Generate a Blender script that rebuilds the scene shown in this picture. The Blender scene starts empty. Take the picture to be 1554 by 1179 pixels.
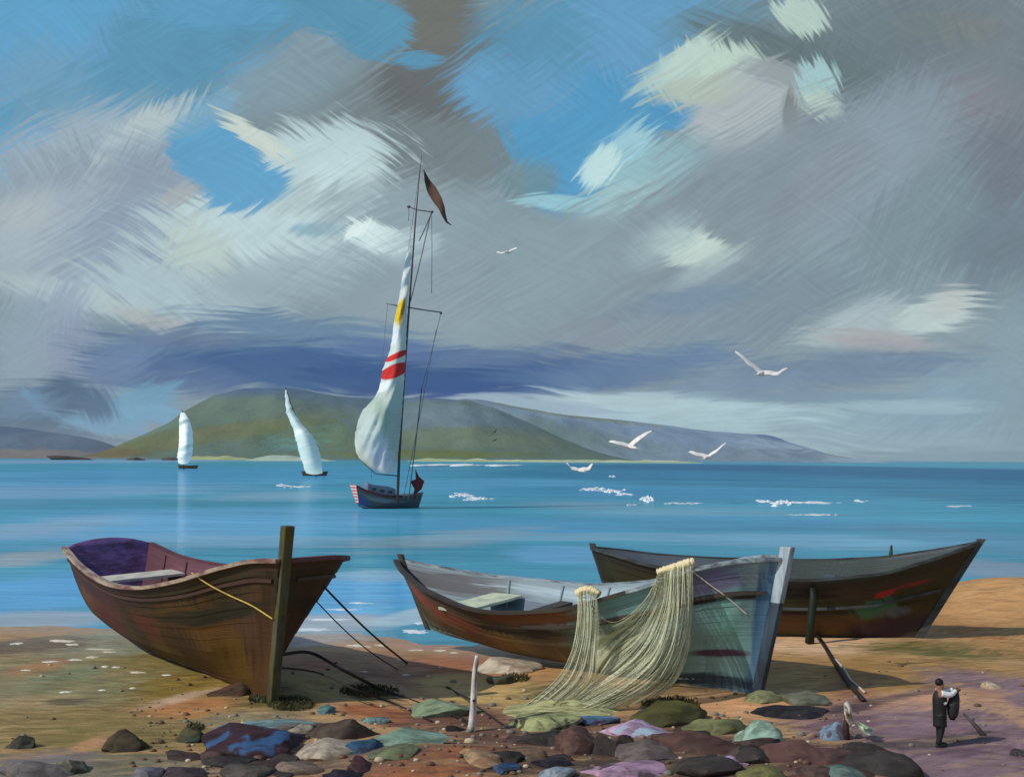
import bpy, bmesh, math, random
from mathutils import Vector, noise, Matrix
random.seed(7)
R = math.radians

# ---------------------------------------------------------------- camera, world, sun, exposure
W_PX, F, CX, HY, CZ = 1554.0, 1666.0, 777.0, 695.0, 8.0
ROLL = R(0.35)
scn = bpy.context.scene
cam_d = bpy.data.cameras.new('camera')
cam = bpy.data.objects.new('camera', cam_d)
scn.collection.objects.link(cam)
cam.location = (0, 0, CZ)
cam.rotation_euler = (R(90), -ROLL, 0)
cam_d.sensor_width = 36.0
cam_d.lens = 36.0 * F / W_PX
cam_d.shift_y = (HY - 589.5) / W_PX
cam_d.clip_start = 0.5
cam_d.clip_end = 60000
scn.camera = cam
scn.view_settings.view_transform = 'Standard'
scn.view_settings.look = 'None'
scn.view_settings.exposure = 0.0
scn.view_settings.gamma = 1.0
scn.cycles.max_bounces = 5
scn.cycles.transparent_max_bounces = 12

SUN_DIR = Vector((-0.78, -0.42, 0.72)).normalized()
sun_d = bpy.data.lights.new('sun', 'SUN')
sun = bpy.data.objects.new('sun', sun_d)
scn.collection.objects.link(sun)
sun_d.energy = 2.6
sun_d.angle = R(0.6)
sun_d.color = (1.0, 0.95, 0.86)
sun.rotation_euler = SUN_DIR.to_track_quat('Z', 'Y').to_euler()


def lin1(c):
    c = max(0.0, c / 255.0)
    return c / 12.92 if c <= 0.04045 else ((c + 0.055) / 1.055) ** 2.4


def lin(rgb, k=1.0):
    return (lin1(rgb[0]) * k, lin1(rgb[1]) * k, lin1(rgb[2]) * k, 1.0)


def alb(rgb, k=1.0):
    return tuple(min(0.92, c) for c in lin(rgb, k)[:3]) + (1.0,)


# ---------------------------------------------------------------- node helpers
class NT:
    def __init__(s, tree):
        s.t = tree

    def n(s, typ, ins=None, **kw):
        nd = s.t.nodes.new(typ)
        for k, v in kw.items():
            setattr(nd, k, v)
        if ins:
            for k, v in ins.items():
                sk = nd.inputs[k]
                if isinstance(v, bpy.types.NodeSocket):
                    s.t.links.new(v, sk)
                else:
                    sk.default_value = v
        return nd

    def math(s, op, a, b=0.0, c=0.0, clamp=False):
        nd = s.n('ShaderNodeMath', {0: a, 1: b, 2: c}, operation=op)
        nd.use_clamp = clamp
        return nd.outputs[0]

    def vm(s, op, a, b=(0, 0, 0)):
        return s.n('ShaderNodeVectorMath', {0: a, 1: b}, operation=op)

    def mix(s, f, a, b, blend='MIX'):
        nd = s.n('ShaderNodeMix', data_type='RGBA', blend_type=blend)
        for i, v in ((0, f), (6, a), (7, b)):
            if isinstance(v, bpy.types.NodeSocket):
                s.t.links.new(v, nd.inputs[i])
            else:
                nd.inputs[i].default_value = v
        return nd.outputs[2]

    def ramp(s, v, f0, f1, t0=0.0, t1=1.0):
        nd = s.n('ShaderNodeMapRange', {'Value': v, 'From Min': f0, 'From Max': f1, 'To Min': t0, 'To Max': t1},
                 interpolation_type='SMOOTHSTEP')
        return nd.outputs[0]

    def noise(s, vec, scale, detail=3.0, rough=0.55, dist=0.0, dim='3D'):
        nd = s.n('ShaderNodeTexNoise', {'Scale': scale, 'Detail': detail, 'Roughness': rough, 'Distortion': dist},
                 noise_dimensions=dim)
        if vec is not None:
            s.t.links.new(vec, nd.inputs['Vector'])
        return nd.outputs[0]

    def strokes(s, vec, angles, along, across, warp=0.0, wscale=1.0):
        """bristle-like streak noises, one per direction; all in the coordinates of vec"""
        if warp:
            nz = s.n('ShaderNodeTexNoise', {'Vector': vec, 'Scale': wscale, 'Detail': 1.0}, noise_dimensions='2D')
            d = s.vm('SUBTRACT', nz.outputs[1], (0.5, 0.5, 0.5)).outputs[0]
            d = s.n('ShaderNodeVectorMath', {0: d, 'Scale': warp}, operation='SCALE').outputs[0]
            vec = s.vm('ADD', vec, d).outputs[0]
        out = {}
        for a in angles:
            m = s.n('ShaderNodeMapping', {'Vector': vec, 'Rotation': (0, 0, R(a)), 'Scale': (along, across, 1.0)},
                    vector_type='TEXTURE')
            out[a] = s.noise(m.outputs[0], 1.0, 3.0, 0.6, 0.0, '2D')
        return out

    def layers(s, vec, base, patches, st, k=1.0, tone=0.0):
        """painter's stack: each patch is an ellipse whose edge is broken up by a streak noise"""
        out = base
        keys = sorted(st)
        vec0 = vec
        vs = {}
        for i, p in enumerate(patches):
            if i and i % 5 == 0:        # ties each handful of patches to the last, so that they are worked out in turn
                vec = s.n('ShaderNodeVectorMath', {0: out, 1: (1e-9, 1e-9, 1e-9), 2: vec0}, operation='MULTIPLY_ADD').outputs[0]
            cx, cy, rx, ry, ang, col = p[:6]
            soft = p[6] if len(p) > 6 else 0.3
            rag = p[7] if len(p) > 7 else 0.8
            sa = p[8] if len(p) > 8 else ang
            op = p[9] if len(p) > 9 else 1.0
            sa = min(keys, key=lambda q: min(abs(q - sa) % 180, 180 - abs(q - sa) % 180))
            m = s.n('ShaderNodeMapping', {'Vector': vec, 'Location': (cx, cy, 0), 'Rotation': (0, 0, R(ang)),
                                          'Scale': (rx, ry, 1.0)}, vector_type='TEXTURE')
            d = s.vm('LENGTH', m.outputs[0]).outputs['Value']
            d = s.math('MULTIPLY_ADD', st[sa], rag * 2.0, s.math('SUBTRACT', d, rag))
            msk = s.ramp(d, 1.0 + soft, 1.0 - soft, 0.0, op)
            c = col if isinstance(col, bpy.types.NodeSocket) else lin(col, k)
            if tone and not isinstance(col, bpy.types.NodeSocket):
                if sa not in vs:
                    vs[sa] = s.math('MULTIPLY_ADD', st[sa], tone * 2, 1.0 - tone)
                v = s.math('MULTIPLY_ADD', msk, 1e-9, vs[sa])
                c = s.n('ShaderNodeVectorMath', {0: c[:3], 'Scale': v}, operation='SCALE').outputs[0]
            out = s.mix(msk, out, c)
        return out


# ---------------------------------------------------------------- the sky (world)
world = bpy.data.worlds.new('World')
scn.world = world
world.use_nodes = True
wt = world.node_tree
wt.nodes.clear()
w = NT(wt)
tc = w.n('ShaderNodeTexCoord').outputs['Generated']
sep = w.n('ShaderNodeSeparateXYZ', {0: tc})
yy = w.math('MAXIMUM', sep.outputs[1], 0.12)
# heading across and height above the horizon, in units of 0.6 mrad
su = w.math('MULTIPLY_ADD', w.math('DIVIDE', sep.outputs[0], yy), F, CX)
sv = w.math('MULTIPLY_ADD', w.math('DIVIDE', sep.outputs[2], yy), F, -HY)
sc = w.n('ShaderNodeCombineXYZ', {0: su, 1: sv, 2: 0.0}).outputs[0]
sky = w.n('ShaderNodeTexSky', sky_type='NISHITA')
sky.sun_disc = False
sky.sun_elevation = math.asin(SUN_DIR.z)
sky.sun_rotation = math.atan2(SUN_DIR.x, SUN_DIR.y)
sky.air_density = 1.3
sky.dust_density = 0.4
sky.ozone_density = 2.0
SK = 10.0                                     # cloud radiance over the Background strength of 0.1
wst = w.strokes(sc, (0, 30, 60, 90, 120, 150), 105.0, 7.0, 60.0, 0.004)
wst2 = w.noise(sc, 0.012, 4.0, 0.6, 0.5, '2D')


def blue(rgb, f=0.72):
    return w.mix(f, sky.outputs[0], lin(rgb, SK))


B1, B2, B3, B4 = blue((92, 164, 206), .85), blue((84, 148, 178), .85), blue((72, 152, 196), .85), blue((98, 158, 196), .85)
SKY = [  # x, y, rx, ry, angle, colour, soft, rag, stroke angle, opacity
    (777, 300, 2400, 900, 0, (138, 151, 163), .5, .2, 30, .94),
    # upper left blue
    (180, 70, 420, 130, 0, B4, .35, .5, 30), (40, 30, 170, 60, 20, B1, .3, .6, 30), (250, 95, 105, 95, 60, B2, .3, .5, 120),
    (20, 235, 75, 80, 90, B1, .3, .5, 90), (110, 150, 130, 40, 20, B2, .4, .8, 30, .8), (60, 130, 60, 70, 60, (120, 158, 188), .5, .9, 60, .6),
    (420, 35, 170, 55, 10, B2, .3, .6, 30), (330, 20, 110, 30, 0, B1, .4, .8, 0, .6),
    # grey mass, middle
    (545, 160, 270, 125, 25, (132, 143, 152), .4, .5, 30), (640, 190, 170, 110, 40, (124, 131, 138), .35, .6, 30),
    (690, 110, 75, 120, 100, (116, 116, 118), .25, .5, 30), (650, 25, 75, 55, 0, (122, 120, 118), .3, .5, 0),
    (470, 80, 80, 35, 40, (140, 156, 170), .4, .8, 30, .8), (430, 120, 110, 45, 20, (136, 154, 170), .4, .8, 30, .8), (700, 245, 130, 45, 25, (126, 134, 141), .35, .7, 30),
    (560, 45, 62, 48, 0, B2, .2, .5, 150), (500, 25, 60, 28, 0, B2, .2, .4, 0), (628, 93, 36, 13, 0, B2, .3, .9, 0),
    # blue opening, top centre
    (890, 90, 150, 110, 20, B4, .25, .6, 30), (960, 45, 170, 70, 10, B4, .3, .6, 0), (870, 190, 115, 85, 0, B3, .25, .5, 120),
    (855, 265, 62, 62, 90, B3, .2, .4, 90), (1000, 165, 66, 34, 0, B3, .12, .25, 30), (770, 130, 55, 90, 90, B4, .3, .7, 30),
    (800, 50, 90, 60, 0, B2, .4, .8, 30, .7), (1110, 30, 110, 40, 10, (110, 146, 170), .4, .7, 30, .8), (800, 275, 45, 30, 0, (118, 142, 152), .4, .7, 60, .8),
    # dark grey, upper right
    (1370, 110, 260, 150, 0, (126, 136, 144), .35, .4, 30), (1260, 150, 90, 95, 70, (110, 122, 127), .35, .5, 60),
    (1150, 75, 110, 35, -20, (112, 124, 130), .4, .6, 150, .9), (1500, 90, 150, 150, 0, (127, 133, 143), .4, .6, 60), (1480, 150, 42, 55, 90, (138, 130, 142), .6, .8, 60, .7),
    (1430, 40, 70, 22, 0, (140, 137, 134), .6, .9, 0, .6), (1330, 60, 120, 60, 0, (118, 130, 138), .5, .8, 120, .7),
    # lit edges, upper right
    (1075, 108, 82, 42, 14, (184, 198, 190), .25, .7, 120), (1010, 108, 62, 20, 32, (172, 192, 194), .3, 1.0, 30, .9), (1040, 85, 60, 16, 40, (186, 200, 194), .4, 1.0, 30, .8),
    (1130, 165, 92, 66, 20, (172, 175, 182), .3, .6, 30), (1180, 110, 60, 18, -15, (156, 160, 168), .4, .8, 150, .9), (1060, 135, 60, 24, 10, (178, 184, 176), .4, .8, 30, .8),
    (1212, 22, 42, 28, -20, (178, 192, 188), .2, .8, 120), (1238, 122, 34, 32, 60, (162, 190, 196), .2, .8, 120), (1246, 158, 34, 20, -20, (186, 198, 190), .3, 1.0, 150),
    (1196, 170, 12, 34, 0, (134, 136, 138), .4, .6, 90), (940, 236, 66, 34, 42, (152, 190, 206), .3, .9, 30), (985, 270, 95, 42, 25, (146, 178, 190), .4, .8, 30, .9),
    (905, 255, 34, 22, 50, (190, 210, 214), .3, 1.0, 60, .8), (940, 305, 70, 28, 20, (160, 188, 196), .4, .8, 30, .8), (850, 308, 60, 13, -5, (150, 190, 205), .3, .9, 0, .9),
    # broad grey, right middle
    (1190, 280, 300, 95, 25, (142, 150, 163), .4, .6, 30, .9), (1330, 245, 130, 70, 55, (144, 155, 171), .5, .9, 60, .8), (1100, 320, 190, 60, 25, (138, 147, 158), .5, .8, 30, .8),
    (1250, 270, 80, 30, 30, (146, 148, 162), .6, 1.0, 30, .5), (1520, 340, 110, 90, 60, (118, 129, 143), .5, .7, 60, .8), (1400, 330, 130, 60, 45, (128, 142, 154), .5, .9, 60, .7),
    (1530, 240, 60, 60, 60, (124, 122, 136), .5, .8, 60, .6),
    (1045, 375, 58, 28, -8, (192, 202, 198), .25, .7, 30), (1000, 365, 60, 30, 30, (164, 180, 188), .5, .9, 30, .7), (1070, 405, 60, 16, 30, (166, 178, 184), .4, .9, 30, .7),
    (1340, 490, 135, 30, 8, (168, 176, 182), .3, .9, 0), (1415, 472, 66, 28, 22, (186, 194, 197), .25, .8, 0), (1300, 478, 70, 24, 22, (172, 182, 190), .4, 1.0, 30, .8),
    (1340, 515, 90, 16, -5, (172, 164, 170), .4, .9, 0, .8), (1440, 455, 30, 22, 20, (184, 178, 176), .6, 1.0, 0, .5),
    (1150, 470, 160, 50, 20, (133, 145, 160), .5, .8, 30, .8), (930, 500, 130, 36, 15, (142, 148, 164), .5, .9, 30, .7), (1040, 455, 90, 20, 10, (124, 142, 166), .5, .9, 0, .7),
    # left clouds
    (150, 240, 165, 70, 10, (160, 172, 188), .4, .7, 30), (120, 320, 190, 95, 0, (150, 160, 176), .4, .7, 120), (215, 205, 85, 26, 30, (180, 188, 194), .4, 1.0, 60, .9),
    (225, 250, 70, 40, -30, (156, 170, 188), .5, .9, 150, .8), (220, 290, 60, 55, 0, (146, 154, 174), .5, .8, 60, .9), (90, 345, 110, 60, 20, (164, 172, 188), .5, 1.0, 60, .8),
    (40, 400, 60, 90, 80, (170, 178, 190), .5, 1.0, 60, .8), (30, 330, 50, 30, 20, (176, 178, 184), .5, 1.0, 30, .7),
    (200, 370, 110, 70, 20, (146, 156, 178), .5, .8, 30, .9),
    (460, 255, 125, 60, 15, (182, 197, 205), .35, .9, 150), (400, 355, 180, 72, 0, (184, 198, 206), .35, .8, 150), (300, 390, 44, 52, 60, (184, 194, 192), .4, 1.0, 60, .9),
    (500, 290, 90, 46, 25, (190, 204, 210), .4, 1.0, 150, .8), (420, 300, 90, 26, 0, (174, 186, 192), .4, 1.0, 30, .8), (480, 350, 40, 10, 0, (120, 166, 190), .5, .9, 30, .8),
    (326, 238, 74, 54, -15, B1, .12, .35, 150), (372, 288, 66, 34, 10, B1, .2, .6, 30), (300, 180, 60, 22, 30, (124, 168, 200), .4, 1.0, 30, .7),
    (385, 212, 62, 13, -32, (196, 200, 196), .3, 1.0, 150), (270, 300, 28, 14, 30, (170, 170, 176), .5, 1.0, 30, .8),
    (560, 330, 90, 60, 10, (158, 172, 182), .5, .9, 30, .8), (640, 340, 80, 60, 10, (146, 158, 170), .5, .8, 30, .8),
    (570, 362, 48, 22, -20, (200, 212, 217), .2, .9, 150), (620, 378, 46, 26, 0, (186, 200, 208), .4, 1.0, 30, .8), (545, 350, 22, 10, 30, (214, 222, 224), .3, 1.0, 60, .9),
    (690, 440, 190, 70, 10, (150, 161, 174), .5, .8, 30, .8), (830, 400, 150, 60, 25, (142, 155, 166), .5, .9, 30, .8),
    (270, 455, 150, 46, -12, (174, 188, 198), .4, .9, 150, .9), (110, 455, 110, 20, -12, (180, 190, 196), .4, 1.0, 150, .8), (420, 430, 120, 40, 10, (158, 170, 182), .5, .9, 150, .8),
    (230, 490, 60, 12, -15, (176, 172, 176), .4, 1.0, 150, .7), (80, 495, 70, 40, 60, (154, 164, 186), .5, .9, 60, .9), (110, 540, 52, 44, 80, (146, 153, 178), .4, .8, 90, .9),
    (30, 560, 40, 90, 0, (148, 160, 178), .5, .9, 60, .9),
    # deep blue band above the land
    (470, 515, 190, 34, -6, (114, 138, 168), .4, .8, 0), (330, 540, 190, 32, -3, (94, 122, 158), .4, .7, 0), (300, 520, 80, 14, 0, (122, 132, 160), .5, .9, 0, .7),
    (480, 565, 230, 34, -3, (66, 102, 154), .35, .6, 0), (690, 572, 215, 34, 0, (46, 90, 148), .3, .5, 0), (850, 575, 130, 30, 4, (76, 108, 156), .4, .7, 0),
    (960, 560, 150, 26, 10, (104, 128, 168), .5, .8, 0, .9), (620, 535, 120, 16, -5, (92, 116, 168), .5, .9, 0, .8), (760, 540, 110, 14, 6, (100, 122, 160), .5, .9, 0, .8),
    (700, 590, 110, 12, 0, (38, 84, 150), .4, .8, 0, .9), (1250, 560, 230, 26, 4, (118, 136, 164), .5, .8, 0, .9), (1090, 590, 150, 18, 6, (128, 146, 172), .5, .9, 0, .8),
    (250, 575, 120, 26, -6, (88, 112, 158), .4, .8, 0, .9), (180, 560, 60, 30, 30, (116, 136, 176), .5, .9, 30, .8),
    # light horizon, right
    (1120, 634, 300, 30, -4, (180, 202, 214), .35, .6, 0), (980, 612, 150, 12, -4, (180, 196, 208), .4, .9, 0), (1200, 655, 230, 24, -8, (176, 198, 208), .4, .8, 150, .9),
    (1400, 655, 220, 40, -4, (156, 180, 194), .4, .8, 0, .9), (1470, 600, 150, 44, 10, (138, 162, 182), .5, .8, 30, .9), (1360, 610, 140, 14, -2, (164, 186, 200), .5, 1.0, 0, .8),
    (1545, 560, 50, 110, 0, (142, 160, 174), .6, .9, 60, .7), (1250, 600, 160, 9, 0, (124, 146, 168), .5, .9, 0, .8), (1450, 690, 160, 12, 0, (140, 162, 176), .4, .8, 0, .9),
    (740, 606, 70, 9, 4, (162, 176, 196), .4, .8, 0, .9), (850, 618, 90, 8, -5, (160, 178, 198), .4, .8, 0, .9),
    # low left
    (60, 640, 130, 50, 0, (98, 122, 150), .4, .7, 0, .9), (30, 655, 90, 30, 0, (80, 106, 134), .4, .7, 0),
    (115, 632, 85, 17, -20, B1, .2, .6, 150), (165, 648, 70, 14, -6, B1, .2, .7, 0), (200, 618, 80, 24, 14, (112, 162, 196), .4, .9, 30, .9), (240, 632, 60, 14, -8, B1, .3, .8, 150),
    (96, 606, 38, 32, 0, (82, 108, 138), .4, .6, 0), (145, 618, 30, 22, -30, (86, 112, 146), .5, .8, 120), (40, 620, 50, 20, 10, (110, 138, 170), .5, .9, 30, .7),
]
def slate(c):
    if isinstance(c, bpy.types.NodeSocket):
        return c
    d = (c[0] * .3 + c[1] * .5 + c[2] * .2 - 148) * .26
    return (c[0] * .955 + d, c[1] * 1.005 + d, c[2] * .985 + d)


SKY = [(p[0], -p[1]) + p[2:5] + (slate(p[5]),) + p[6:] for p in SKY]
sky_c = w.layers(sc, sky.outputs[0], SKY, wst, SK, 0.07)
# bristle tone: soft lighter and darker strokes through the cloud mass
swirl = w.ramp(wst2, 0.40, 0.60)
tone = w.mix(swirl, wst[30], wst[150])
tone = w.mix(w.ramp(sv, -640.0, -560.0, 1.0, 0.0), tone, wst[0])
tone = w.math('MULTIPLY_ADD', tone, 0.26, w.math('MULTIPLY_ADD', w.noise(sc, 0.006, 5.0, 0.55, 0.4, '2D'), 0.22, 0.755))
sky_c = w.vm('SCALE', sky_c)
wt.links.new(tone, sky_c.inputs['Scale'])
bg = w.n('ShaderNodeBackground', {'Color': sky_c.outputs[0], 'Strength': 0.1})
wo = w.n('ShaderNodeOutputWorld', {'Surface': bg.outputs[0]})
world.cycles.sampling_method = 'MANUAL'
world.cycles.sample_map_resolution = 512


# ---------------------------------------------------------------- placing helpers (true metres)
def deroll(px, py):
    du, dv = px - CX, py - HY
    c, s = math.cos(ROLL), math.sin(ROLL)
    return du * c + dv * s, -du * s + dv * c


def Q(px, py, D):
    u, v = deroll(px, py)
    return Vector((u / F * D, D, CZ - v / F * D))


def interp(ts, vs, t):
    n = len(ts)
    if t <= ts[0]:
        return vs[0]
    if t >= ts[-1]:
        return vs[-1]
    d = [(vs[i + 1] - vs[i]) / (ts[i + 1] - ts[i]) for i in range(n - 1)]
    m = [d[0]] + [0 if d[i - 1] * d[i] <= 0 else 2 * d[i - 1] * d[i] / (d[i - 1] + d[i]) for i in range(1, n - 1)] + [d[-1]]
    for i in range(n - 1):
        if t <= ts[i + 1]:
            h = ts[i + 1] - ts[i]
            q = (t - ts[i]) / h
            return (vs[i] * (1 + 2 * q) * (1 - q) ** 2 + m[i] * h * q * (1 - q) ** 2
                    + vs[i + 1] * q * q * (3 - 2 * q) + m[i + 1] * h * q * q * (q - 1))


SHX = [-70, -30, -20, -12, -7, -3, 1, 8, 14, 20, 26, 32, 70]
SHY = [56, 53, 51.0, 50.5, 50, 47.0, 48.0, 53, 57, 62, 67, 70, 84]


def gz(x, y):
    t = interp(SHX, SHY, x) - y
    z = 0.95 * (1 - math.exp(-t / 11.0)) if t > 0 else max(-2.5, 0.085 * t)
    z += 1.35 * math.exp(-((x - 26.5) / 7.0) ** 2 - ((y - 57) / 5.5) ** 2)
    z += 0.35 * math.exp(-((x + 2.2) / 2.2) ** 2 - ((y - 25.6) / 1.6) ** 2)
    z += 0.25 * math.exp(-((x - 5) / 9.0) ** 2 - ((y - 25.0) / 2.5) ** 2)
    if t > -1:
        z += 0.07 * noise.noise((x * 0.35, y * 0.35, 0)) + 0.035 * noise.noise((x * 1.1, y * 1.1, 3))
    return z


def G(px, py, up=0.0):
    u, v = deroll(px, py)
    z = 0.8
    D = 30.0
    for _ in range(14):
        D = F * (CZ - z - up) / max(v, 1.0)
        z = 0.5 * z + 0.5 * gz(u / F * D, D)
    D = F * (CZ - z - up) / max(v, 1.0)
    return Vector((u / F * D, D, z + up))


def SEA(px, py, z=0.0):
    u, v = deroll(px, py)
    D = F * (CZ - z) / max(v, 0.6)
    return Vector((u / F * D, D, z))


def flat_patch(p, f):
    """an ellipse authored by sight, as an ellipse in metres on the ground or the water"""
    px, py, rx, ry, ang = p[:5]
    c = f(px, py)
    D = c.y
    h = max(1.0, CZ - c.z)
    kx, ky = D / F, D * D / (F * h)
    ax, ay = math.cos(R(ang)) * rx * kx, math.sin(R(ang)) * rx * ky
    gx = math.hypot(ax, ay)
    gy = rx * ry * kx * ky / gx
    return (c.x, c.y, gx, gy, math.degrees(math.atan2(ay, ax))) + tuple(p[5:])


# ---------------------------------------------------------------- object helpers
COL = scn.collection


class MB:
    def __init__(s):
        s.v, s.f, s.m, s.uv = [], [], [], []

    def grid(s, rows, mat=0, cu=False, cv=False, uvs=None, flip=False):
        b = len(s.v)
        nr, nc = len(rows), len(rows[0])
        for i, r in enumerate(rows):
            for j, p in enumerate(r):
                s.v.append(tuple(p))
                s.uv.append(uvs[i][j] if uvs else (j / max(1, nc - 1), i / max(1, nr - 1)))
        for i in range(nr - (0 if cu else 1)):
            for j in range(nc - (0 if cv else 1)):
                i2, j2 = (i + 1) % nr, (j + 1) % nc
                q = [b + i * nc + j, b + i * nc + j2, b + i2 * nc + j2, b + i2 * nc + j]
                s.f.append(q[::-1] if flip else q)
                s.m.append(mat)

    def poly(s, pts, mat=0, flip=False):
        b = len(s.v)
        for p in pts:
            s.v.append(tuple(p))
            s.uv.append((0, 0))
        q = list(range(b, b + len(pts)))
        s.f.append(q[::-1] if flip else q)
        s.m.append(mat)

    def tube(s, pts, rad, n=6, mat=0, caps=True, flat=1.0):
        pts = [Vector(p) for p in pts]
        rad = rad if isinstance(rad, (list, tuple)) else [rad] * len(pts)
        rows = []
        up = Vector((0.12, 0.25, 1)).normalized()
        for i, p in enumerate(pts):
            t = (pts[min(i + 1, len(pts) - 1)] - pts[max(i - 1, 0)])
            t = t.normalized() if t.length > 1e-9 else Vector((0, 0, 1))
            a = t.cross(up)
            if a.length < 0.05:
                a = t.cross(Vector((1, 0, 0)))
            a.normalize()
            b2 = a.cross(t)
            rows.append([p + (a * math.cos(k * 2 * math.pi / n) + b2 * math.sin(k * 2 * math.pi / n) * flat) * rad[i] for k in range(n)])
        s.grid(rows, mat, cv=True)
        if caps:
            s.poly(rows[0], mat)
            s.poly(rows[-1], mat, True)

    def rect_loft(s, secs, mat=0):
        """secs: lists of four corners"""
        s.grid(secs, mat, cv=True)
        s.poly(secs[0], mat)
        s.poly(secs[-1], mat, True)

    def box(s, c, sx, sy, sz, mat=0, rot=None):
        c = Vector(c)
        M = rot if rot else Matrix.Identity(3)
        lo = [c + M @ Vector((x * sx, y * sy, -sz)) for x, y in ((-1, -1), (1, -1), (1, 1), (-1, 1))]
        hi = [c + M @ Vector((x * sx, y * sy, sz)) for x, y in ((-1, -1), (1, -1), (1, 1), (-1, 1))]
        s.rect_loft([lo, hi], mat)

    def ball(s, c, rx, ry, rz, mat=0, n=10, m=7, rot=None):
        c = Vector(c)
        M = rot if rot else Matrix.Identity(3)
        rows = []
        for i in range(m + 1):
            th = math.pi * i / m
            rows.append([c + M @ Vector((rx * math.sin(th) * math.cos(k * 2 * math.pi / n), ry * math.sin(th) * math.sin(k * 2 * math.pi / n), -rz * math.cos(th))) for k in range(n)])
        s.grid(rows, mat, cv=True)

    def build(s, name, mats, parent=None, smooth=True, loc=None, auto=None):
        me = bpy.data.meshes.new(name)
        if loc is not None:
            L = Vector(loc)
            vs = [tuple(Vector(v) - L) for v in s.v]
        else:
            vs = s.v
        me.from_pydata(vs, [], s.f)
        mats = mats if isinstance(mats, (list, tuple)) else [mats]
        for m in mats:
            me.materials.append(m)
        uvl = me.uv_layers.new(name='UVMap')
        for pl in me.polygons:
            pl.material_index = s.m[pl.index]
            pl.use_smooth = smooth
            for li in pl.loop_indices:
                uvl.data[li].uv = s.uv[me.loops[li].vertex_index]
        bm = bmesh.new()
        bm.from_mesh(me)
        bmesh.ops.remove_doubles(bm, verts=bm.verts, dist=1e-5)
        bmesh.ops.recalc_face_normals(bm, faces=bm.faces)
        if auto:
            for e in bm.edges:
                if len(e.link_faces) == 2 and e.calc_face_angle(0) > R(auto):
                    e.smooth = False
        bm.to_mesh(me)
        bm.free()
        o = bpy.data.objects.new(name, me)
        COL.objects.link(o)
        if parent:
            o.parent = parent
        if loc is not None:
            o.location = loc
        return o


def tag(o, label=None, cat=None, group=None, kind=None):
    for k, v in (('label', label), ('category', cat), ('group', group), ('kind', kind)):
        if v:
            o[k] = v
    return o


def thing(name, label, cat, loc=(0, 0, 0), group=None, rz=0.0):
    o = bpy.data.objects.new(name, None)
    o.empty_display_size = 0.3
    COL.objects.link(o)
    o.location = loc
    o.rotation_euler = (0, 0, rz)
    return tag(o, label, cat, group)


def copy_tree(o, parent=None):
    c = o.copy()
    COL.objects.link(c)
    if parent:
        c.parent = parent
    for ch in list(o.children):
        copy_tree(ch, c)
    return c


def smooth_path(pts, n):
    """Catmull-Rom through pts"""
    pts = [Vector(p) for p in pts]
    out = []
    m = len(pts) - 1
    for k in range(n + 1):
        q = k / n * m
        i = min(int(q), m - 1)
        t = q - i
        p0, p1, p2, p3 = pts[max(i - 1, 0)], pts[i], pts[i + 1], pts[min(i + 2, m)]
        out.append(0.5 * ((2 * p1) + (p2 - p0) * t + (2 * p0 - 5 * p1 + 4 * p2 - p3) * t * t + (3 * p1 - p0 - 3 * p2 + p3) * t ** 3))
    return out


# ---------------------------------------------------------------- materials
def new_mat(name):
    m = bpy.data.materials.new(name)
    m.use_nodes = True
    m.node_tree.nodes.clear()
    return m, NT(m.node_tree)


def finish(t, col, rough=0.6, spec=0.3, bump=None, bstr=0.3, bdist=0.02, alpha=None):
    p = t.n('ShaderNodeBsdfPrincipled', {'Roughness': rough, 'Specular IOR Level': spec})
    if isinstance(col, bpy.types.NodeSocket):
        t.t.links.new(col, p.inputs['Base Color'])
    else:
        p.inputs['Base Color'].default_value = col
    if bump is not None:
        b = t.n('ShaderNodeBump', {'Height': bump, 'Strength': bstr, 'Distance': bdist})
        t.t.links.new(b.outputs[0], p.inputs['Normal'])
    if alpha is not None:
        if isinstance(alpha, bpy.types.NodeSocket):
            t.t.links.new(alpha, p.inputs['Alpha'])
        else:
            p.inputs['Alpha'].default_value = alpha
    t.n('ShaderNodeOutputMaterial', {'Surface': p.outputs[0]})
    return p


def coat(name, c1, c2=None, scale=(1, 1, 1), k=1.3, rough=0.6, spec=0.3, amt=0.6, bstr=0.35, bdist=0.02, c3=None, sc3=1.0, rot=0.0, coord='Object'):
    """brushed coat: two colours mixed by a streaky noise, a third in broad patches"""
    m, t = new_mat(name)
    vec = t.n('ShaderNodeTexCoord').outputs[coord]
    mp = t.n('ShaderNodeMapping', {'Vector': vec, 'Scale': scale, 'Rotation': (0, rot, rot)})
    nz = t.noise(mp.outputs[0], 1.0, 5.0, 0.62, 0.3)
    c2 = c2 or tuple(min(255, x * 0.72) for x in c1)
    col = t.mix(t.ramp(nz, 0.38, 0.66, 0.0, amt), alb(c1, k), alb(c2, k))
    if c3:
        n3 = t.noise(vec, sc3, 3.0, 0.6, 0.6)
        col = t.mix(t.ramp(n3, 0.50, 0.60), col, alb(c3, k))
    finish(t, col, rough, spec, nz, bstr, bdist)
    return m


# ---------------------------------------------------------------- setting: ground, sea, hills
def grid_obj(name, xs, ys, zf, mat, kind='structure'):
    mb = MB()
    mb.grid([[(x, y, zf(x, y)) for x in xs] for y in ys])
    o = mb.build(name, mat)
    return tag(o, kind=kind)


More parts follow.
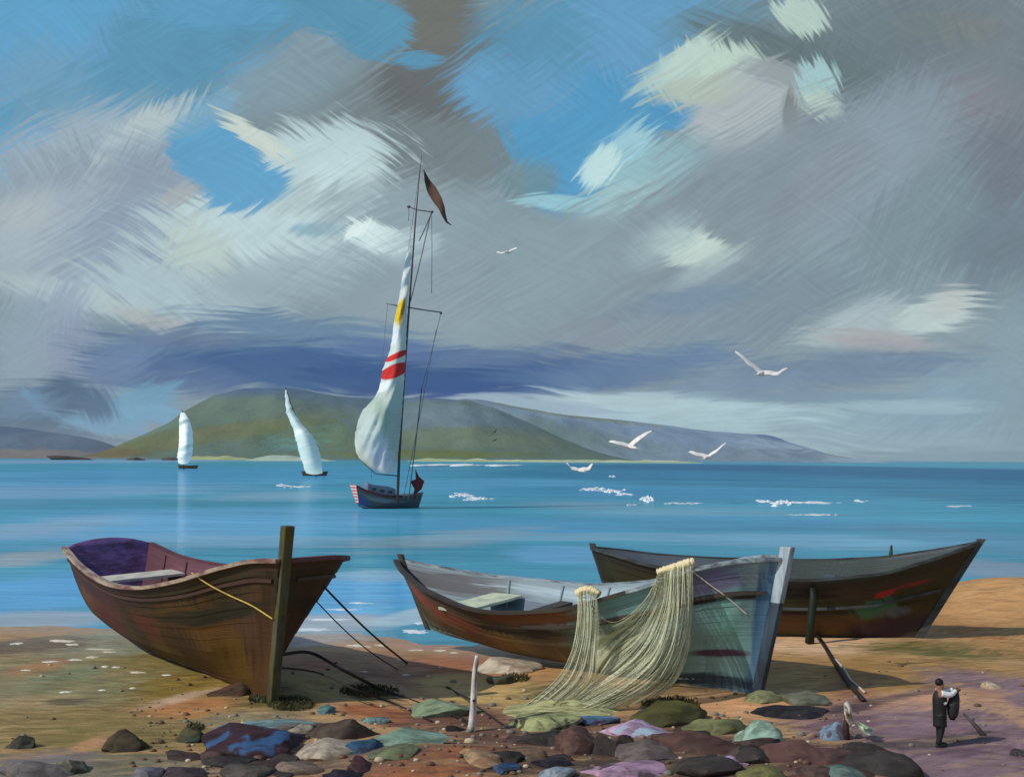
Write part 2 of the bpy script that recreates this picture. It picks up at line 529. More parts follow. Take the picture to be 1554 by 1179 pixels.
GROUND = [  # x, y, rx, ry, angle, colour, soft, rag, stroke, opacity
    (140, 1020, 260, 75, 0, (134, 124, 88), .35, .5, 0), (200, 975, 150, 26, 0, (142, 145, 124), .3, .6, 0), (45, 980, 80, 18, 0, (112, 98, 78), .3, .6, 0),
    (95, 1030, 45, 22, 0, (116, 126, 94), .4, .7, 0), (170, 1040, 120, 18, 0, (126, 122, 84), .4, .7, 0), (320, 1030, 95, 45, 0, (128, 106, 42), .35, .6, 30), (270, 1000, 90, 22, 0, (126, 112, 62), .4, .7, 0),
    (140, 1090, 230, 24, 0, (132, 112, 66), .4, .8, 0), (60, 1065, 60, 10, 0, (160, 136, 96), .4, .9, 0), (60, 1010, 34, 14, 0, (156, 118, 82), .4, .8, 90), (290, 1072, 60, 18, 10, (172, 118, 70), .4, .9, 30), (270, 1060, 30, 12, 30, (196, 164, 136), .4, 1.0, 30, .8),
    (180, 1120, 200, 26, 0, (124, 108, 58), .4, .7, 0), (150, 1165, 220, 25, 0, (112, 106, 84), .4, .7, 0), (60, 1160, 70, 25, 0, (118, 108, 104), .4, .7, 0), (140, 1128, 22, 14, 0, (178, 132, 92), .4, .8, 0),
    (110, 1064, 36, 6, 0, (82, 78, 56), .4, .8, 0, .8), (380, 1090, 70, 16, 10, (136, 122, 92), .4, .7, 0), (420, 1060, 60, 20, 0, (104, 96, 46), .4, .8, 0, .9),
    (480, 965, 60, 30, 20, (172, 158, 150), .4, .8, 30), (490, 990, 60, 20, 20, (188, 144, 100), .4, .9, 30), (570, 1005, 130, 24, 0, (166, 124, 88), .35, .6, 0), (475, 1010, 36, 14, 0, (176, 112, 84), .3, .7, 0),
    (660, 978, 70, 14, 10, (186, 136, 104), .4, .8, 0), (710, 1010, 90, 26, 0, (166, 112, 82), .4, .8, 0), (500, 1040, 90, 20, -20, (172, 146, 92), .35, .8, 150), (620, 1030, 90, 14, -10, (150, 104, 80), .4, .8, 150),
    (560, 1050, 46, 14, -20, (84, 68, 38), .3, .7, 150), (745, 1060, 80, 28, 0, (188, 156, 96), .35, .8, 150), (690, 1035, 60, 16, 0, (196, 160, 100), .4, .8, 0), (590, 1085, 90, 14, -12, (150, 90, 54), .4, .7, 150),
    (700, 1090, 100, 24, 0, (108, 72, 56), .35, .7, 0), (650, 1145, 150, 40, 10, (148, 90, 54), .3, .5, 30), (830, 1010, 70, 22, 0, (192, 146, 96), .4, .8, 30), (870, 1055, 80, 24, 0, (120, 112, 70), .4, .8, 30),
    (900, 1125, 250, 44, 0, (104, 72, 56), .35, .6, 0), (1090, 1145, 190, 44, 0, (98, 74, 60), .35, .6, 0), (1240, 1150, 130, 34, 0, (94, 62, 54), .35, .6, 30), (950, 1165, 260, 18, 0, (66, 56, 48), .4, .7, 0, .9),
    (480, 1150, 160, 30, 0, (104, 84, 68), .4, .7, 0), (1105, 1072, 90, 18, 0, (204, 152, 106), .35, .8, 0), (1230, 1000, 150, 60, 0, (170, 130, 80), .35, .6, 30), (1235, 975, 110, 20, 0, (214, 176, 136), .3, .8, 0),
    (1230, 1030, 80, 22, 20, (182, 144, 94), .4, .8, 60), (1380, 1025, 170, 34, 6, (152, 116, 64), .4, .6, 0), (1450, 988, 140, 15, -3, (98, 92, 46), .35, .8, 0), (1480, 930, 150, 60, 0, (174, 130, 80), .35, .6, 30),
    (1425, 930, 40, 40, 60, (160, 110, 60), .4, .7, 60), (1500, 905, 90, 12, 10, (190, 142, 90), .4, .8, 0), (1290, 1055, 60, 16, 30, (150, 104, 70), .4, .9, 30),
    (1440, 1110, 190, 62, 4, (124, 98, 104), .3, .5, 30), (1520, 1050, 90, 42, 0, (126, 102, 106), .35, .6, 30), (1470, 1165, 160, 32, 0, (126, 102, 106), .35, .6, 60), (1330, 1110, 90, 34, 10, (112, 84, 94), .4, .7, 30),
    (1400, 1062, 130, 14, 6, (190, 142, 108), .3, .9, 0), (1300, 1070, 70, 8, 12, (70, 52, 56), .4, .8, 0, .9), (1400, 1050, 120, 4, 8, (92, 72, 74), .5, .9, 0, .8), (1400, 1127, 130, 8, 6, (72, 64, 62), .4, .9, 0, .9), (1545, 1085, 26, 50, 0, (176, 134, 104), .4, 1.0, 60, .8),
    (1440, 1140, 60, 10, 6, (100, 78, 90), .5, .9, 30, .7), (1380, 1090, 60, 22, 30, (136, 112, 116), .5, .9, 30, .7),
]


def ground_material():
    m, t = new_mat('beach_sand')
    vec = t.n('ShaderNodeTexCoord').outputs['Object']
    s3 = t.n('ShaderNodeSeparateXYZ', {0: vec})
    flat = t.n('ShaderNodeCombineXYZ', {0: s3.outputs[0], 1: s3.outputs[1], 2: 0.0}).outputs[0]
    st = t.strokes(flat, (0, 45, 90, 135), 1.3, 0.25, 0.5, 0.35)
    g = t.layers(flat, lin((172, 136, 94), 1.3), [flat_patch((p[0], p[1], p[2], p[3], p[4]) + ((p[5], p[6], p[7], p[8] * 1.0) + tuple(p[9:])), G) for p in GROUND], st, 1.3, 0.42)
    dab = t.strokes(flat, (20, 160), 2.4, 0.5, 1.6, 0.12)
    g = t.mix(t.ramp(dab[20], .50, .64, 0.0, .45), g, t.mix(.45, g, lin((232, 188, 132))))
    g = t.mix(t.ramp(dab[160], .52, .66, 0.0, .5), g, t.mix(.5, g, lin((84, 58, 38))))
    fine = t.noise(vec, 9.0, 5.0, 0.65)
    mid = t.noise(vec, 1.3, 5.0, 0.6, 0.4)
    g = t.mix(t.ramp(mid, 0.42, 0.70, 0.0, 0.35), g, t.mix(0.55, g, lin((60, 46, 36))))
    g = t.mix(t.ramp(fine, 0.55, 0.75, 0.0, 0.30), g, t.mix(0.5, g, lin((225, 200, 165))))
    hgt = t.math('ADD', t.math('MULTIPLY', fine, 0.35), t.math('ADD', mid, st[0]))
    y = t.n('ShaderNodeSeparateXYZ', {0: vec}).outputs
    wet = t.ramp(y[2], 0.05, 0.75, 0.30, 0.8)
    p = finish(t, g, 0.7, 0.3, hgt, 0.55, 0.09)
    t.t.links.new(wet, p.inputs['Roughness'])
    return m


def fr(a, b, s):
    n = max(1, int((b - a) / s))
    return [a + (b - a) * i / n for i in range(n + 1)]


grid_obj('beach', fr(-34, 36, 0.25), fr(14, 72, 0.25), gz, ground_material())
# the sea bed and the rest of the land under and behind the beach, out to the horizon
bedm = coat('sea_bed', (96, 104, 92), scale=(.1, .1, .1))
grid_obj('sea_bed', fr(-12000, 12000, 4000), [-300, 12, 60, 12000], lambda x, y: -3.0 if y > 13 else -0.5, bedm)

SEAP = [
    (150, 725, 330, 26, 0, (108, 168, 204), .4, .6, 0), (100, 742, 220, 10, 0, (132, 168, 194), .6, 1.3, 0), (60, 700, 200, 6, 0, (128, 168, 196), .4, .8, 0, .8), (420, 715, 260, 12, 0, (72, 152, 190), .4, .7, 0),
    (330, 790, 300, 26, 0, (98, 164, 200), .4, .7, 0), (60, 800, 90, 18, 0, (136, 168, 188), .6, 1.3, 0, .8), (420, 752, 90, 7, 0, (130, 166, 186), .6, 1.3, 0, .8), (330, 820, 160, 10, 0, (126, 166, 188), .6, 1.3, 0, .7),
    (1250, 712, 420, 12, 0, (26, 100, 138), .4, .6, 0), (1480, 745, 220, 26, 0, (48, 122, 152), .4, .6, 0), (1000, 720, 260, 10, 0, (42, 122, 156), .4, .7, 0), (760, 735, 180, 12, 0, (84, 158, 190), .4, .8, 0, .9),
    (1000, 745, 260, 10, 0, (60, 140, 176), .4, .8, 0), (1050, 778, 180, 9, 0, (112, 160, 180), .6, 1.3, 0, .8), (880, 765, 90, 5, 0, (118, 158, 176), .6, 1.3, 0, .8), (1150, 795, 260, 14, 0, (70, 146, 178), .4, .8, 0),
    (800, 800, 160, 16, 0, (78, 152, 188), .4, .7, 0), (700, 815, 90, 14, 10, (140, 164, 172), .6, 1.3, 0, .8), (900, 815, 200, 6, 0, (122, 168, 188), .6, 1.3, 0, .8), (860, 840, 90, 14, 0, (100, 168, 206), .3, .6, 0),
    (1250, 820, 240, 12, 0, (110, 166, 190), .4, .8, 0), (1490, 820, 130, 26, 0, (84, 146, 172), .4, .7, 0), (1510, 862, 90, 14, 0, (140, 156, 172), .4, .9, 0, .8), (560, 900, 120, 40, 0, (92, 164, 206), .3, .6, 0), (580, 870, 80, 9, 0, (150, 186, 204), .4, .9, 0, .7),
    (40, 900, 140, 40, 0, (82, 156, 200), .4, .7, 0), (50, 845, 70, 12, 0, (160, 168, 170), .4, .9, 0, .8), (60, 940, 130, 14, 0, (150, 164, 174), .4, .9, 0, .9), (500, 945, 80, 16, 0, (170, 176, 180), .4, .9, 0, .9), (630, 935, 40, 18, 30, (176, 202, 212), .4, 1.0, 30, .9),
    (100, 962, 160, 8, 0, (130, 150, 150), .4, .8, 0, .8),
]


def sea_material():
    m, t = new_mat('sea_water')
    vec = t.n('ShaderNodeTexCoord').outputs['Object']
    st = t.strokes(vec, (0, 30), 26.0, 4.0, 6.0, 0.02)
    far = t.strokes(vec, (0,), 110.0, 26.0, 0.0)
    near = t.strokes(vec, (0,), 9.0, 1.1, 0.0)
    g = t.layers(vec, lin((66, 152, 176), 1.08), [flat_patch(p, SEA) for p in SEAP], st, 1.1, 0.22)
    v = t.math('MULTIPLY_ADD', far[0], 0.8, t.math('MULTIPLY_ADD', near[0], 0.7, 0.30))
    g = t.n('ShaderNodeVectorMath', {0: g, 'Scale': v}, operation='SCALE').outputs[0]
    mp = t.n('ShaderNodeMapping', {'Vector': vec, 'Scale': (0.25, 1.0, 1.0)})
    n1 = t.noise(mp.outputs[0], 0.9, 4.0, 0.6, 0.5)
    n2 = t.noise(mp.outputs[0], 0.12, 4.0, 0.6, 0.5)
    h = t.math('ADD', n1, t.math('MULTIPLY', n2, 4.0))
    bp = t.n('ShaderNodeBump', {'Height': h, 'Strength': 0.3, 'Distance': 0.2})
    df = t.n('ShaderNodeBsdfDiffuse', {'Color': g, 'Normal': bp.outputs[0]})
    gl = t.n('ShaderNodeBsdfGlossy', {'Color': (.9, .95, 1, 1), 'Roughness': 0.09, 'Normal': bp.outputs[0]})
    mx = t.n('ShaderNodeMixShader', {0: 0.22, 1: df.outputs[0], 2: gl.outputs[0]})
    t.n('ShaderNodeOutputMaterial', {'Surface': mx.outputs[0]})
    return m


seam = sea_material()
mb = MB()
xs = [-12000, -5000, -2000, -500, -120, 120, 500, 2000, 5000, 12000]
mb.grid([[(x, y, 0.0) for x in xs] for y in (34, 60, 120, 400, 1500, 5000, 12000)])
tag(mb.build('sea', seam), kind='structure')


def hill(name, prof, D, depth, mat, z_lo=-3.0, lump=1.0):
    """a range of hills whose skyline passes through prof (degrees on the horizon at distance D), with real depth"""
    xs = [p[0] for p in prof]
    ys = [p[1] for p in prof]
    mb = MB()
    cols = fr(xs[0], xs[-1], 5.0)
    N = 22
    rows = []
    for j in range(N + 1):
        s = j / N
        row = []
        for c in cols:
            top = Q(c, interp(xs, ys, c), D)
            hgt = max(0.0, top.z)
            if s < 0.7:
                q = s / 0.7
                f = math.sin(q * math.pi / 2) ** 1.25
            else:
                q = (s - 0.7) / 0.3
                f = math.cos(q * math.pi / 2)
            y = D + (s - 0.7) * depth
            x = top.x * (1 + 0.0 * s)
            z = z_lo + (hgt - z_lo) * f
            nz = noise.noise((x * 0.004 + j * 0.001, y * 0.004, 5)) + 0.6 * noise.noise((x * 0.013, y * 0.013, 9))
            z += nz * hgt * 0.16 * math.sin(min(1, s / 0.7) * math.pi) * lump
            row.append((x, y, z))
        rows.append(row)
    mb.grid(rows)
    return tag(mb.build(name, mat), kind='structure')


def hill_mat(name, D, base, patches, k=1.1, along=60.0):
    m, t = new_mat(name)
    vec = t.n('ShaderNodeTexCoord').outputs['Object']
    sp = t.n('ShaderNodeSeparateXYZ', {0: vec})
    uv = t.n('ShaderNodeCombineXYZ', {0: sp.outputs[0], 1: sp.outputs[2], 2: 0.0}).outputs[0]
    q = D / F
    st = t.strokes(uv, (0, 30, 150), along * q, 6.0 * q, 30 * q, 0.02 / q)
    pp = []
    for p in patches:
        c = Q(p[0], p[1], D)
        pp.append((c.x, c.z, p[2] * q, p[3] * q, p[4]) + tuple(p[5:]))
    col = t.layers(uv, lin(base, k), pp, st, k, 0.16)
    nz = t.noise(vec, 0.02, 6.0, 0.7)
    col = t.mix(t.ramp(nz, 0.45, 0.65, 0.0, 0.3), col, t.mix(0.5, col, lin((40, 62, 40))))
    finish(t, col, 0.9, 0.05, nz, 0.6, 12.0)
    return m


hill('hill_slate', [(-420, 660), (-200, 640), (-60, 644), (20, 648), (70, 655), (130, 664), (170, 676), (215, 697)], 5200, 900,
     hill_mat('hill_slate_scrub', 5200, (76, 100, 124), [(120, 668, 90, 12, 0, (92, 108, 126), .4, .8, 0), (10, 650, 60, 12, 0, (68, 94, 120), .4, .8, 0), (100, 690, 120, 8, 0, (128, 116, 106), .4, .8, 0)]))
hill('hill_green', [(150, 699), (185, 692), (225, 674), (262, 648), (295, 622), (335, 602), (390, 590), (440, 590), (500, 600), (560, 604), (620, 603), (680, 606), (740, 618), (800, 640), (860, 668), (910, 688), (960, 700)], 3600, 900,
     hill_mat('hill_green_scrub_fade', 3600, (94, 114, 96), [
         (300, 600, 130, 24, 0, (72, 98, 126), .5, .9, 0), (430, 592, 220, 20, 0, (70, 98, 136), .6, .9, 0), (620, 606, 120, 10, 4, (84, 110, 138), .6, .9, 0, .8), (420, 625, 170, 24, 0, (98, 116, 98), .4, .8, 0), (260, 665, 90, 18, 10, (98, 122, 98), .4, .8, 30), (330, 672, 110, 14, 10, (104, 108, 56), .4, .8, 30, .9),  # blue tops paint the fade into the cloud band into the colour
         (420, 658, 110, 12, 10, (112, 116, 74), .4, .8, 30, .8), (520, 665, 60, 14, 10, (96, 146, 138), .4, .9, 30, .9), (480, 600, 120, 16, -10, (78, 104, 128), .5, .9, 0, .6), (600, 660, 160, 18, 0, (96, 110, 62), .4, .9, 0, .8), (700, 640, 120, 26, 0, (106, 126, 132), .4, .8, 150),
         (720, 668, 130, 14, 0, (108, 122, 96), .4, .8, 0), (660, 690, 120, 5, 0, (104, 112, 44), .4, .8, 0, .9), (250, 688, 60, 6, 0, (108, 96, 56), .4, .8, 0)]))
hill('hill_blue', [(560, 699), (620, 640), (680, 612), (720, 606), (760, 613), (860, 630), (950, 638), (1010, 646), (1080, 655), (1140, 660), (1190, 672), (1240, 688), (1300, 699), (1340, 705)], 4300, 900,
     hill_mat('hill_blue_scrub_mist', 4300, (120, 142, 156), [
         (860, 660, 130, 22, -6, (112, 132, 130), .4, .8, 150), (960, 648, 110, 10, -6, (108, 134, 148), .4, .8, 150), (1030, 665, 160, 18, -8, (124, 146, 166), .4, .8, 150), (1160, 665, 70, 8, -14, (86, 112, 152), .4, .8, 150), (1230, 690, 130, 14, -6, (160, 178, 190), .6, .9, 150), (960, 640, 160, 8, -5, (148, 168, 182), .6, 1.0, 150, .7),  # pale ridge and right end paint mist into the hill colour
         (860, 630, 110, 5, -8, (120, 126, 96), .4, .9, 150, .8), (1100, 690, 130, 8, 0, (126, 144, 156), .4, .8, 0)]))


def strand(name, x0, x1, y_top, D, hgt, mat, depth=120):
    """a low strip of shore at the foot of the hills"""
    mb = MB()
    cols = fr(x0, x1, 6.0)
    rows = []
    for s in range(7):
        q = s / 6
        row = []
        for c in cols:
            e = min(1, (c - x0) / 30.0, (x1 - c) / 60.0)
            p = Q(c, 700, D)
            row.append((p.x, D - depth / 2 + depth * q, -0.6 + (hgt + 0.6) * max(0, e) * math.sin(q * math.pi) * (0.8 + 0.4 * noise.noise((c * 0.06, q, 2)))))
        rows.append(row)
    mb.grid(rows)
    return tag(mb.build(name, mat), kind='structure')


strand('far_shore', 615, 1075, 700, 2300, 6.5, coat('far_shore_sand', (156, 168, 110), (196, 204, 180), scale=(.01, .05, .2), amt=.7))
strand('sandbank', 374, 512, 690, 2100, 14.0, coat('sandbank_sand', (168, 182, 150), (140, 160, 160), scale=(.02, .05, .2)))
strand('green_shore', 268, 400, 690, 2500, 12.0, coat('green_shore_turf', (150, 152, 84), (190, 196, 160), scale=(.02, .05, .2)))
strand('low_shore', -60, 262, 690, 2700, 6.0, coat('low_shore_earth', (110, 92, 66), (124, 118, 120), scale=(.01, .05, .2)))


# ---------------------------------------------------------------- boats drawn up on the beach
def hull_pt(B, t, wv, side, off=0.0):
    T = B['t']
    b = max(0.02, interp(T, B['b'], t) + off)
    zs, k, p = interp(T, B['s'], t), interp(T, B['k'], t), interp(T, B['p'], t)
    rk = interp([0, .25, .7, 1], [B['rake'], B['rake'] * .25, -B['srake'] * .2, -B['srake']], t)
    y = (interp(T, B['c'], t) + side * b) * (wv ** p if wv > 0 else 0)
    z = k + (zs - k) * wv
    x = -t * B['L'] + rk * wv
    r = R(interp(T, B['roll'], t))
    return Vector((x, y * math.cos(r) - z * math.sin(r), y * math.sin(r) + z * math.cos(r)))


def hull_root(B, name, label, cat='boat', group=None):
    a = math.atan2(B['dir'][1], B['dir'][0])
    B['mat'] = Matrix.Translation(B['o']) @ Matrix.Rotation(a, 4, 'Z')
    return thing(name, label, cat, B['o'], group, a)


def project(p):
    u, v = F * p.x / p.y, F * (CZ - p.z) / p.y
    c, s = math.cos(ROLL), math.sin(ROLL)
    return CX + u * c - v * s, HY + u * s + v * c


def make_hull(B, root, m_out, m_in, planks=9, nt=56, lap=0.035):
    mb = MB()
    ts = [(i / nt) ** 1.35 for i in range(nt + 1)]
    for side in (-1, 1):
        rows, uvs = [], []
        for j in range(planks):
            for wv, o in ((j / planks, lap), ((j + 1) / planks - 0.004, 0.0)):
                rows.append([hull_pt(B, t, wv, side, o * min(1, t * 18, (1 - t) * 18)) for t in ts])
                uvs.append([(t * B['L'], wv * 4.0) for t in ts])
        mb.grid(rows, 0, uvs=uvs)
        rows, uvs = [], []
        for j in range(planks + 1):
            wv = 0.06 + 0.94 * j / planks
            rows.append([hull_pt(B, min(0.992, max(0.012, t)), wv, side, -0.10) for t in ts])
            uvs.append([(t * B['L'], wv * 4.0) for t in ts])
        mb.grid(rows, 1, uvs=uvs)
    # closing ends
    for t in (0.0, 1.0):
        rows = [[hull_pt(B, t, j / planks, -1), hull_pt(B, t, j / planks, 1)] for j in range(planks + 1)]
        mb.grid(rows, 0, uvs=[[(t * B['L'], j * 4.0 / planks)] * 2 for j in range(planks + 1)])
    return mb.build('hull', [m_out, m_in], root, auto=35)


def rail(B, root, name, mat, side, wv, hw, hh, t0=0.0, t1=1.0, out=0.03, lift=0.0, n=60):
    mb = MB()
    secs = []
    for i in range(n + 1):
        t = t0 + (t1 - t0) * i / n
        p = hull_pt(B, t, wv, side, out) + Vector((0, 0, lift))
        d = (hull_pt(B, min(1, t + .01), wv, side, out) - hull_pt(B, max(0, t - .01), wv, side, out)).normalized()
        a = d.cross(Vector((0, 0, 1))).normalized() * hw
        u = Vector((0, 0, hh))
        secs.append([p - a - u, p + a - u, p + a + u, p - a + u])
    mb.rect_loft(secs)
    return mb.build(name, mat, root, smooth=False)


def thwart(B, root, mat, t, wv, width, name='thwart', off=-0.1):
    mb = MB()
    secs = []
    n = 6
    a, b = hull_pt(B, t, wv, -1, off), hull_pt(B, t, wv, 1, off)
    for i in range(n + 1):
        p = a.lerp(b, i / n)
        d = Vector((width / 2, 0, 0))
        u = Vector((0, 0, 0.05))
        secs.append([p - d - u, p + d - u, p + d + u, p - d + u])
    mb.rect_loft(secs)
    return mb.build(name, mat, root, smooth=False)


def floor_part(B, root, mat, wv=0.28, name='floorboards', t0=0.06, t1=0.97, off=-0.1):
    mb = MB()
    rows = []
    for i in range(30):
        t = t0 + (t1 - t0) * i / 29
        a, b = hull_pt(B, t, wv, -1, off), hull_pt(B, t, wv, 1, off)
        rows.append([a.lerp(b, k / 8) for k in range(9)])
    mb.grid(rows)
    return mb.build(name, mat, root)


def stem(B, root, mat, pts, hw, hd, name='stem_post', taper=1.0):
    """a squared timber along pts (boat's own axes): hw across, hd fore and aft"""
    mb = MB()
    secs = []
    n = len(pts) - 1
    for i, p in enumerate(pts):
        p = Vector(p)
        k = 1 + (taper - 1) * i / n
        k *= 1 + 0.05 * noise.noise((i * 1.7, hw * 9, 1))
        a, d = Vector((0, hw * k, 0)), Vector((hd * k, 0, 0))
        secs.append([p - a - d, p - a + d, p + a + d, p + a - d])
    mb.rect_loft(secs)
    o = mb.build(name, mat, root, smooth=False)
    bv = o.modifiers.new('bevel', 'BEVEL')
    bv.width = min(hw, hd) * 0.25
    bv.segments = 2
    return o


def wood(name, base, patches, k=1.3, streak=(2.2, 0.16), rough=0.62, grain_rot=0, spec=0.3, uvs=True, tone=0.22):
    m, t = new_mat(name)
    tcn = t.n('ShaderNodeTexCoord')
    vec = tcn.outputs['UV'] if uvs else tcn.outputs['Object']
    st = t.strokes(vec, (0, 60, 90, 120), streak[0], streak[1], 0.5, 0.4)
    col = t.layers(vec, lin(base, k), patches, st, k, tone)
    grain = t.noise(t.n('ShaderNodeMapping', {'Vector': vec, 'Scale': (0.6, 14.0, 1)}).outputs[0], 1.0, 5.0, 0.65, 0.2, '2D')
    col = t.mix(t.ramp(grain, 0.45, 0.75, 0.0, 0.4), col, t.mix(0.55, col, lin((18, 14, 12))))
    finish(t, col, rough, spec, t.math('ADD', grain, st[90]), 0.45, 0.025)
    return m


BOATS = {
    'b1': dict(L=18.5, o=(-7.06, 32.2, .78), dir=(10.5, -15.8), rake=1.0, srake=.9, roll=[0, 0, 1, 4, 6, 5, 3, 1],
               t=[0, .04, .1, .2, .4, .6, .8, 1], b=[.12, 1.15, 1.9, 2.35, 2.35, 2.2, 2.0, 1.8], c=[0, .72, 1.1, .95, .65, .4, .2, .1],
               s=[4.25, 4.2, 3.95, 3.45, 2.95, 2.75, 2.85, 3.25], k=[0, 0, 0, -.1, -.1, -.1, 0, .1], p=[1.0, .95, .9, .72, .46, .36, .34, .36]),
    'b2': dict(L=15.5, o=(7.45, 33.7, .78), dir=(9.9, -10.2), rake=1.0, srake=1.9, roll=[0, 1, 3, 6, 7, 7, 6, 4, 2],
               t=[0, .04, .1, .2, .4, .6, .8, .93, 1], b=[.1, .8, 1.4, 1.9, 2.4, 2.4, 1.7, .8, .12], c=[0] * 9,
               s=[4.25, 4.2, 4.0, 3.4, 2.5, 2.15, 2.3, 2.65, 2.9], k=[0, 0, 0, -.1, -.1, -.1, 0, .1, .2], p=[1.0, .95, .9, .75, .6, .55, .6, .8, 1]),
    'b3': dict(L=12.3, o=(16.5, 45.2, .5), dir=(14.7, -4.7), rake=2.5, srake=1.2, roll=[0, 2, 5, 7, 7, 6, 4, 2, 1],
               t=[0, .04, .1, .2, .4, .6, .8, .93, 1], b=[.1, .6, 1.1, 1.6, 1.9, 1.8, 1.5, .8, .12], c=[0] * 9,
               s=[4.2, 3.95, 3.6, 3.15, 2.9, 2.9, 3.05, 3.35, 3.5], k=[0, 0, 0, -.1, -.1, -.1, 0, .1, .2], p=[1.0, .95, .9, .75, .6, .55, .6, .8, 1]),
}
GRP_BOATS = 'fishing boats drawn up on the beach'

# --- left boat: brown, bow on, tall stem post
B = BOATS['b1']
r1 = hull_root(B, 'fishing_boat', 'large brown wooden fishing boat with a tall square stem post and no net', group=GRP_BOATS)
m_h1 = wood('brown_boat_planks', (92, 60, 28), [
    (9, 3.4, 10, .55, 0, (70, 40, 36), .3, .5, 0), (3, 3.2, 5, .75, 0, (62, 52, 28), .3, .5, 0), (15, 3.0, 5, .9, 0, (84, 44, 48), .4, .6, 0), (8, 2.0, 2.5, .8, 0, (104, 46, 34), .4, .8, 90), (13, 1.8, 2.5, .6, 0, (108, 54, 40), .4, .8, 60),
    (4.5, 2.2, 2.4, 1.0, 0, (112, 72, 24), .4, .9, 90), (2.2, 1.0, 1.6, .9, 0, (112, 82, 26), .4, .9, 90), (10.5, 1.4, 2.2, .6, 0, (78, 56, 24), .4, .9, 90), (1.0, 2.0, .7, 1.4, 0, (88, 58, 34), .4, .9, 90),
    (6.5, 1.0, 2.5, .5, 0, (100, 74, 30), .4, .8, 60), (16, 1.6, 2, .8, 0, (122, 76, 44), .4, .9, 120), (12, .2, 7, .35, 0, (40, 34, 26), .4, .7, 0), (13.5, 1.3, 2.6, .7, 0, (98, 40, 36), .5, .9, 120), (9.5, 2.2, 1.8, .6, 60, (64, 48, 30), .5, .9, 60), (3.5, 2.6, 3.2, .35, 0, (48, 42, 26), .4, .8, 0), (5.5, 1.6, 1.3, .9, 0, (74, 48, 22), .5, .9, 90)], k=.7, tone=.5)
m_i1 = wood('brown_boat_lining', (84, 54, 60), [(9, 3.2, 6, .6, 0, (104, 62, 76), .4, .8, 0), (12, 2.2, 5, .5, 0, (60, 44, 48), .4, .8, 0), (4, 3.2, 3, .6, 0, (96, 60, 64), .4, .8, 0)], k=1.5)
m_r1 = coat('worn_rail_paint', (172, 156, 134), (104, 62, 66), scale=(.5, 3, 3), amt=.95, k=1.1)
m_r1d = coat('maroon_rail_paint', (92, 50, 58), (60, 36, 40), scale=(.5, 3, 3), k=1.3)
m_r1b = coat('brown_rub_rail_paint', (72, 46, 36), (52, 36, 30), scale=(.5, 3, 3), k=1.0)
m_stem = coat('weathered_post', (92, 92, 66), (66, 62, 46), scale=(6, 6, .7), amt=.9, k=.85, c3=(92, 86, 40), sc3=.5)
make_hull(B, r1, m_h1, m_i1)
rail(B, r1, 'gunwale', m_r1, -1, 1.0, .13, .06)
rail(B, r1, 'gunwale', m_r1d, 1, 1.0, .13, .06)
rail(B, r1, 'rub_rail', m_r1b, -1, .86, .05, .05, .01, .99, .03)
rail(B, r1, 'rub_rail', m_r1b, 1, .86, .05, .05, .01, .99, .03)
stem(B, r1, m_stem, [(0.10 + B['rake'] * q * 1.02, 0.02 + 0.05 * q, -.25 + 5.5 * q) for q in [i / 8 for i in range(9)]], .125, .16, taper=1.2)
floor_part(B, r1, m_i1, .42)
cream = coat('worn_cream_paint', (206, 202, 184), (150, 146, 138), scale=(2, 2, 2), k=1.1)
thwart(B, r1, m_i1, .30, .72, .5)
thwart(B, r1, m_i1, .52, .70, .5)
o = thwart(B, r1, cream, .80, .80, 1.9, 'stern_bench')
o['label'] = 'worn cream stern bench'
mbk = MB()   # transom board
mbk.grid([[hull_pt(B, 1.0, j / 10, -1, -.07) + Vector((.16, 0, 0)), hull_pt(B, 1.0, j / 10, 1, -.07) + Vector((.16, 0, 0))] for j in range(11)])
mbk.grid([[hull_pt(B, 1.0, 1, -1, .03).lerp(hull_pt(B, 1.0, 1, 1, .03), k / 10) + Vector((-.04 + .2 * q, 0, -.02 + .38 * math.sin(k / 10 * math.pi) ** .7 * 1.0)) for k in range(11)] for q in (0, 1)])
for q in (0, 1):
    mbk.grid([[hull_pt(B, 1.0, 1, -1, .03).lerp(hull_pt(B, 1.0, 1, 1, .03), k / 10) + Vector((-.04 + .2 * q, 0, h * (-.02 + .38 * math.sin(k / 10 * math.pi) ** .7))) for k in range(11)] for h in (0, 1)])
mbk.build('transom', coat('purple_stern_boards', (98, 78, 128), (66, 46, 72), scale=(1.5, 1.5, 5), k=1.5, amt=.9), r1)
for t in (.2, .34, .48, .62, .76, .88):
    for sd in (-1, 1):
        mbk = MB()
        mbk.tube([hull_pt(B, t, wv, sd, -.13) for wv in (.35, .5, .65, .8, .97)], .06, 5)
        mbk.build('rib', m_r1d, r1)

